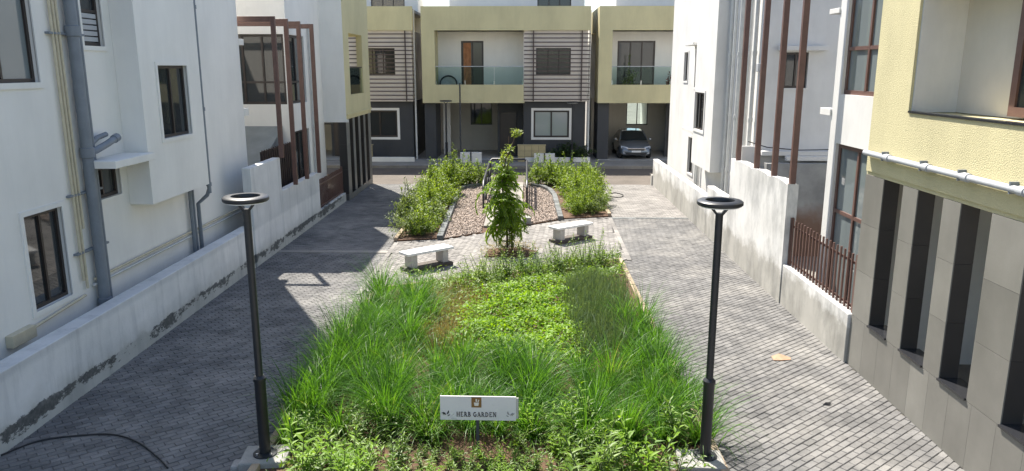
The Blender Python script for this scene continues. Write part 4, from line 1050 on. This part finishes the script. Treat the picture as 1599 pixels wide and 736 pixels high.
def grass(label, centres, per, L0, L1, name='lemongrass'):
    B = []; A = []; Ln = []; Le = []
    for (x, y, s) in centres:
        n = int(per*s); a = rng.uniform(0, 2*math.pi, n); r_ = np.abs(rng.normal(0,.10,n))*s; la = rng.uniform(0,6.28); lk = rng.uniform(0,.2); s_h = s*rng.uniform(.72,1.12)*(.9 if (-1.4 < x < 1.2 and y > 9.2 and y < 12) else 1)
        B.append(np.stack([x+np.cos(a)*r_, y+np.sin(a)*r_, np.full(n,.05)],1)); A.append(a+rng.normal(0,.5,n)+.0*la)
        Ln.append(rng.uniform(L0,L1,n)*s_h); Le.append(np.abs(rng.normal(.15,.13,n))+r_*.6+lk+np.where(rng.uniform(0,1,n)<.22, rng.uniform(.15,.5,n), 0))
    B = np.concatenate(B); A = np.concatenate(A); Ln = np.concatenate(Ln); Le = np.concatenate(Le)
    return props(blades_object(name, B, A, Le, Ln, rng.uniform(.006,.016,len(A)), M['grass'], seg=6, curl=.62), label, 'grass', kind='stuff')
def scatter(poly, d, jit=.35):
    xs = [p[0] for p in poly]; ys = [p[1] for p in poly]; out = []
    y = min(ys)
    while y < max(ys):
        x = min(xs)+rng.uniform(0,d)
        while x < max(xs):
            px, py = x+rng.normal(0,d*jit), y+rng.normal(0,d*jit)
            if pip(px, py, poly): out.append((px, py, rng.uniform(.72,1.15)))
            x += d
        y += d
    return out
grass('tall green lemongrass stand at the left back of the herb bed', scatter([(-3.35,11.9),(-1.95,12.2),(-1.8,14.2),(-2.0,16.2),(-3.3,15.9)], .48), 210, .5, 1.12)
grass('tall green lemongrass band across the front of the herb bed', scatter([(-3.3,9.15),(-1.8,9.25),(-1.2,9.55),(.0,9.6),(.5,9.25),(2.42,9.1),(2.5,11.7),(.5,11.9),(-1,12.0),(-3.35,11.9)], .47), 210, .5, 1.15)
grass('tall green lemongrass stand at the right edge of the herb bed', scatter([(1.55,11.6),(2.5,11.6),(2.5,14.4),(1.9,14.3)], .45), 190, .5, 1.1)
LIM = [(-3.32,7.6),(2.44,7.6),(2.44,19.4),(2.44,26),(-3.32,26)]
def low_herb(name, label, poly, n, hfun, m, L, lw, up=.5, cat='herb', droop=.2):
    P = []
    xs = [p[0] for p in poly]; ys = [p[1] for p in poly]
    while len(P) < n:
        x = rng.uniform(min(xs)-.2, max(xs)+.2); y = rng.uniform(min(ys)-.3, max(ys)+.3)
        if not pip(x, y, LIM): continue
        if pip(x+rng.normal(0,.16), y+rng.normal(0,.25), poly): P.append((x, y, .06+hfun(x,y)*math.sqrt(rng.uniform(.05,1))))
    P = np.array(P); D = unit(rng.normal(0,1,(n,3))*np.array([1,1,.5])+np.array([0,0,up])); Ln = rng.uniform(.6,1.3,n)*L
    V = leaf_arrays(P, D, np.tile([0,0,1.],(n,1))+rng.normal(0,.25,(n,3)), Ln, Ln*lw*rng.uniform(.8,1.2,n), droop)
    return props(leaves_object(name, V, m, None), label, cat, kind='stuff')
bumpy = lambda a, b: (lambda x, y: a+b*(math.sin(x*4.1+y*2.3)+math.sin(y*5.2-x*3.1)+math.sin(x*9+y*7)*.5)/2.5)
low_herb('mint', 'bright yellow green mint patch in the middle of the herb bed', [(-1.15,12.0),(.9,11.8),(1.0,14.2),(.75,15.9),(-.2,16.3),(-1.1,15.0)], 9000, bumpy(.34,.13), M['mint'], .085, .5)
low_herb('ground_cover', 'mixed green weeds along the back of the herb bed', [(-2.4,16.4),(-1.6,15.6),(.6,16.2),(1.0,15.8),(2.35,17.2),(2.4,19.1),(-2.9,16.6)], 8500, bumpy(.30,.14), M['weed'], .09, .36)
low_herb('ground_cover', 'short weeds covering the soil at the front of the bed', [(-3.3,8.0),(2.4,8.0),(2.4,10.2),(-3.3,10.2)], 1100, bumpy(.12,.06), M['weed'], .09, .3)
n = 9000; pts = []
RP_ = [(.95,12.2),(1.75,12.5),(2.05,14.4),(2.15,16.2),(1.3,17.1),(.85,15.6)]
while len(pts) < n:
    x = rng.uniform(.6,2.3); y = rng.uniform(12,17.3)
    if pip(x+rng.normal(0,.1), y+rng.normal(0,.15), RP_): pts.append((x, y, .06+rng.uniform(0,.36)))
pts = np.array(pts); 
props(blades_object('rosemary', pts, rng.uniform(0,6.28,n), np.abs(rng.normal(.3,.3,n)), rng.uniform(.12,.3,n), rng.uniform(.008,.014,n), M['rosemary'], seg=2, curl=.25), 'grey green fine-leaved rosemary patch at the right of the herb bed', 'herb', kind='stuff')
low_herb('ground_cover', 'sparse green weeds among the dry grass in the herb bed', [(-2.1,12.6),(-1.1,12.4),(-.9,15.2),(-.8,16.2),(-2.2,16.0)], 1500, bumpy(.22,.1), M['weed'], .075, .34)
n = 2600; pts = []
DP = [(-2.1,12.6),(-1.1,12.4),(-1.0,15.0),(-.6,16.2),(-2.2,16.0),(-1.5,14.8)]
while len(pts) < n:
    x = rng.uniform(-2.5,-.3); y = rng.uniform(12.2,16.5)
    if pip(x+rng.normal(0,.2), y+rng.normal(0,.3), DP): pts.append((x, y, .05))
props(blades_object('dry_grass', np.array(pts), rng.uniform(0,6.28,n), np.abs(rng.normal(.35,.3,n)), rng.uniform(.2,.5,n), rng.uniform(.006,.012,n), M['dry'], seg=4, curl=.7), 'brownish dry grass between the lemongrass and the mint', 'grass', kind='stuff')

def herb_plant(label, h, ns, m, seed, leaf=.12, lw=.23, group='leafy plants at the front of the herb bed', spread=.22):
    g = np.random.default_rng(seed); t = thing('leafy_plant', (0,0,0), label, 'plant', group, local=True)
    st = MB(); PP = []; DD = []; LL = []
    for s in range(ns):
        a = g.uniform(0,6.28); r_ = spread*math.sqrt(g.uniform(0,1)); hh = h*g.uniform(.6,1.1)
        b = np.array([math.cos(a)*r_*.25, math.sin(a)*r_*.25, 0]); tp_ = np.array([math.cos(a)*r_*1.3, math.sin(a)*r_*1.3, hh])
        st.tube([b, (b+tp_)/2+np.array([0,0,.03]), tp_], [.006,.005,.003], 5)
        k = int(hh/.045)
        for j in range(k):
            f = .15+.85*j/max(1,k-1); p = b*(1-f)+tp_*f; aa = j*1.57+g.normal(0,.3)
            for q in (0, math.pi):
                up = .25+.8*f**3+g.normal(0,.15)
                PP.append(p); DD.append((math.cos(aa+q), math.sin(aa+q), up)); LL.append(leaf*g.uniform(.7,1.15)*(1.05-.45*f**2))
    P = np.array(PP); D = np.array(DD); L = np.array(LL); n = len(P)
    V = leaf_arrays(P, D, np.tile([0,0,1.],(n,1))+g.normal(0,.12,(n,3)), L, L*lw, .28)
    st.build('stems', M['stem'], t); leaves_object('leaves', V, m, t); return t
HL = 'leafy plant with lance-shaped leaves at the front of the herb bed'
hp = [herb_plant(HL, .42, 8, M['weed'], 51, .14), herb_plant(HL, .5, 7, M['weed'], 52, .15), herb_plant(HL, .36, 10, M['weed'], 53, .12), herb_plant(HL, .46, 8, M['mint'], 54, .13, .3)]
spots = []
while len(spots) < 78:
    x = rng.uniform(-3.1, 2.2); y = 8.1+1.5*rng.uniform(0,1)**1.5
    if y < 9.2 and (x < -2.75 or x > 1.85) : continue
    if abs(x+.6) < .5 and 9.0 < y < 9.6: continue
    if all((x-a)**2+(y-b)**2 > .045 for a, b in spots): spots.append((x, y))
spots += [(-.95,8.72),(-.42,8.68),(-.12,8.85),(-1.15,8.9),(-.62,8.45),(-.25,8.4),(.1,8.6)]
fu = set()
for i, (x, y) in enumerate(spots):
    k = i % 4
    if k not in fu: fu.add(k); o = hp[k]
    else: o = copy_tree(hp[k])
    s = (.5+1.25*rng.uniform(0,1)**1.6)*(1.0 if y < 9.1 else .85)
    if -1.45 < x < .25 and y < 9.14: s = min(s, .62 if y < 8.75 else .42)
    place(o, x, y, rng.uniform(0,6.28), s, z=.05)
HB = 'upright weed at the back edge of the herb bed before the benches'
hb_ = [herb_plant(HB, .62, 6, M['weed'], 61, .10, .3, 'upright weeds before the benches', .2), herb_plant(HB, .5, 8, M['hedge'], 62, .09, .34, 'upright weeds before the benches', .25)]
fu = set(); bs = []
while len(bs) < 46:
    x = rng.uniform(-2.3, 2.3); yb = 16.55+(x+3.32)*(2.75/5.76); y = yb - rng.uniform(.1,1.1)
    if all((x-a)**2+(y-b)**2 > .05 for a, b in bs): bs.append((x, y))
for i, (x, y) in enumerate(bs):
    k = i % 2
    if k not in fu: fu.add(k); o = hb_[k]
    else: o = copy_tree(hb_[k])
    place(o, x, y, rng.uniform(0,6.28), rng.uniform(.8,1.45)*(.6 if x < -1.2 else 1), z=.05)

# the small tree with pinnate leaves
def small_tree():
    g = np.random.default_rng(77)
    t = thing('young_tree', (-.43, 20.3, 0), 'slender young tree with drooping pinnate leaves between the two benches', 'tree', local=True)
    s1 = [(-.05,0,0),(-.06,0,.6),(-.14,.02,1.3),(-.2,0,2.0),(-.1,0,2.6),(.1,0,3.05),(.2,0,3.35)]
    s2 = [(.08,.03,0),(.07,.02,.7),(-.02,.0,1.4),(-.1,-.02,2.0),(-.04,-.02,2.5)]
    MB().tube(s1, [.032,.03,.026,.02,.016,.011,.006], 9).build('trunk', M['bark'], t, smooth=True)
    MB().tube(s2, [.028,.026,.02,.015,.008], 9).build('trunk', M['bark'], t, smooth=True)
    MB().tube([(.0,.1,0),(-.02,.12,3.2)], .011, 6).build('stake', M['bark'], t)
    PP = []; DD = []; LL = []; br = MB()
    def frond(p, a, el, L, leaf):
        dr_ = g.uniform(.03,.14); p = np.array(p, float); n = max(8, int(L/.034)); pts_ = [p.copy()]
        for j in range(n):
            d = np.array([math.cos(a)*math.cos(el), math.sin(a)*math.cos(el), math.sin(el)]); p = p + d*(L/n); el -= dr_*g.uniform(.5,1.4); a += g.normal(0,.05); pts_.append(p.copy())
            side = np.array([-math.sin(a), math.cos(a), 0])
            if j > 0:
                for s in (-1, 1):
                    PP.append(p.copy()); DD.append(side*s*.8 + d*g.uniform(.2,.7) + np.array([0,0,-.45+g.normal(0,.3)])); LL.append(leaf*g.uniform(.75,1.15)*(1-.35*j/n))
        br.tube(pts_[::2]+[pts_[-1]], .004, 4)
    def at(path, z):
        for (a, b) in zip(path[:-1], path[1:]):
            if a[2] <= z <= b[2]:
                f = (z-a[2])/(b[2]-a[2]); return tuple(a[i]*(1-f)+b[i]*f for i in range(3))
        return path[-1]
    for i in range(240):
        z = g.uniform(.75, 2.35); z = z if i > 8 else g.uniform(.55,.9); path = s1 if i % 2 else s2
        a = g.uniform(0, 6.28); L = g.uniform(.4,1.08)*(.5 if z > 1.85 else .8 if z > 1.55 else 1.0 if z > .9 else .85)
        frond(at(path, z), a, g.uniform(-.5,.9), L, .125)
    frond(at(s1,1.85), math.pi*1.02, .25, 1.25, .14); frond(at(s1,1.6), math.pi*.97, .1, .95, .13); frond(at(s1,1.55), -.1, .3, .75, .13); frond(at(s1,1.0), math.pi*1.05, -.1, .9, .13)
    for k in range(9): frond(at(s1, g.uniform(.55,1.1)), math.pi*g.uniform(.7,1.3), g.uniform(-.7,.1), g.uniform(.5,.8), .15)
    P = np.array(PP); D = np.array(DD); L = np.array(LL); n = len(P)
    V = leaf_arrays(P, D, np.tile([0,0,1.],(n,1))+g.normal(0,.2,(n,3)), L, L*.36, .15)
    cr = leaves_object('crown', V, M['neem'], t); br.build('leaf_stalk', M['stem'], cr)
    PP.clear(); DD.clear(); LL.clear()
    for (c, r_, k) in (((-.12,0,2.6),.24,26), ((.0,0,2.85),.14,8), ((.2,0,3.3),.15,16)):
        for i in range(k):
            d = unit(g.normal(0,1,3)+np.array([0,0,.3])); q = np.array(c)+d*r_*g.uniform(.2,.7)
            for j in range(7):
                PP.append(q+g.normal(0,.035,3)); DD.append(d+g.normal(0,.5,3)); LL.append(.10*g.uniform(.7,1.2))
    P = np.array(PP); D = np.array(DD); L = np.array(LL); n = len(P)
    leaves_object('crown', leaf_arrays(P, D, np.tile([0,0,1.],(n,1))+g.normal(0,.2,(n,3)), L, L*.42, .2), M['neem_y'], t)
small_tree()
struct('tree_pit_soil', MB().prism([(-1.1,19.75),(.05,19.7),(.35,20.35),(-.1,20.85),(-1.0,20.6)], -.03, .05), M['soil'])
low_herb('ground_cover', 'dry yellow green plants round the foot of the young tree', [(-1.1,19.75),(.05,19.7),(.35,20.35),(-.1,20.85),(-1.0,20.6)], 700, bumpy(.16,.06), M['dry'], .08, .35)

# ------------------------------------------------------------ small things
def smooth_path(p, n=6):
    p = [Vector(q) for q in p]; out = []
    for i in range(len(p)-1):
        a, b, c, d = p[max(i-1,0)], p[i], p[i+1], p[min(i+2,len(p)-1)]
        for k in range(n):
            t = k/n; out.append(.5*((2*b)+(c-a)*t+(2*a-5*b+4*c-d)*t*t+(3*b-a-3*c+d)*t**3))
    return out+[p[-1]]
cable = MB().tube(smooth_path([(-6.9,8.98,.014),(-6.65,9.38,.014),(-6.21,9.54,.014),(-5.73,9.57,.02),(-5.28,9.37,.014),(-4.8,8.96,.014),(-4.55,8.7,.014)]), .012, 7).build('cable', M['cable'], smooth=True)
props(cable, 'black cable curving across the shaded drive at the left wall', 'cable')
w2 = MB().tube(smooth_path([(2.95,31.0,.025),(3.2,30.3,.02),(3.43,29.66,.02),(3.74,29.51,.02),(3.92,29.9,.02),(3.89,30.29,.02),(3.67,30.61,.02),(3.5,30.4,.02)]), .016, 6).build('hose', M['cable'], smooth=True)
props(w2, 'thin dark hose looped on the far right drive by the hedge', 'hose')
cb = MB().add([(-.16,-.09,.012),(-.02,-.11,.02),(-.01,.1,.06),(-.15,.08,.02),(.15,-.06,.012),(.17,.02,.02),(-.16,-.09,.006),(-.02,-.11,.012),(-.01,.1,.052),(-.15,.08,.012),(.15,-.06,.004),(.17,.02,.012)],
              [(0,1,2,3),(1,4,5,2),(9,8,7,6),(8,11,10,7),(0,6,7,1),(1,7,10,4),(4,10,11,5),(5,11,8,2),(2,8,9,3),(3,9,6,0)])
o = cb.build('cardboard_scrap', M['cardboard'], recalc=True); o.location = (4.52,12.6,0); props(o, 'torn piece of cardboard lying on the sunlit drive', 'cardboard')
lt = MB().add([(-.07,-.02,.006),(.02,-.05,.01),(.08,.01,.03),(0,.04,.012),(-.02,-.01,.045)], [(0,1,4),(1,2,4),(2,3,4),(3,0,4),(3,2,1,0)]).build('litter', M['rubber'], recalc=True)
lt.location = (4.6,10.75,0); props(lt, 'small dark scrap of litter on the sunlit drive', 'litter')
def papasan():
    t = thing('round_chair', (-4.2, 41.95, 3.44), 'round wicker chair on the middle house balcony', 'chair', local=True)
    MB().tube([(.45*math.cos(a),.25*math.cos(a)*0+.12*math.sin(a),.72+.42*math.sin(a)) for a in [i*math.pi/12 for i in range(25)]], .045, 8).build('rim', M['charcoal'], t, smooth=True)
    c = MB().lathe([(.01,0),(.25,.04),(.40,.14),(.40,.17),(.25,.09),(.01,.05)], n=18); 
    co = c.build('cushion', M['benchleg'], t, smooth=True); co.rotation_euler = (R(68),0,0); co.location = (0,.14,.72)
    for a in range(4): MB().bar((.26*math.cos(a*1.57+.78),.2*math.sin(a*1.57+.78),0),(.2*math.cos(a*1.57+.78),.1*math.sin(a*1.57+.78),.42),.035,.035).build('leg', M['charcoal'], t)
papasan()
def pot_plant(label, x, y, z, h, m, seed):
    t = shrub(label, h, h*.42, m, seed, 34, 12, .12, .4, 2, group='potted plants on the right balcony', cat='potted plant', name='potted_plant')
    for ch in t.children: ch.location.z = .3
    MB().lathe([(.10,0),(.15,.28),(.17,.30),(.15,.31),(.13,.27)], n=16).build('pot', M['pot'], t, smooth=True)
    place(t, x, y, 0, 1, z=z)
pot_plant('leafy green potted plant on the right balcony', 5.6, 41.6, 3.44, 1.25, M['hedge'], 91)
pot_plant('small reddish potted plant at the right end of the right balcony', 7.75, 41.45, 3.44, .7, M['redleaf'], 92)
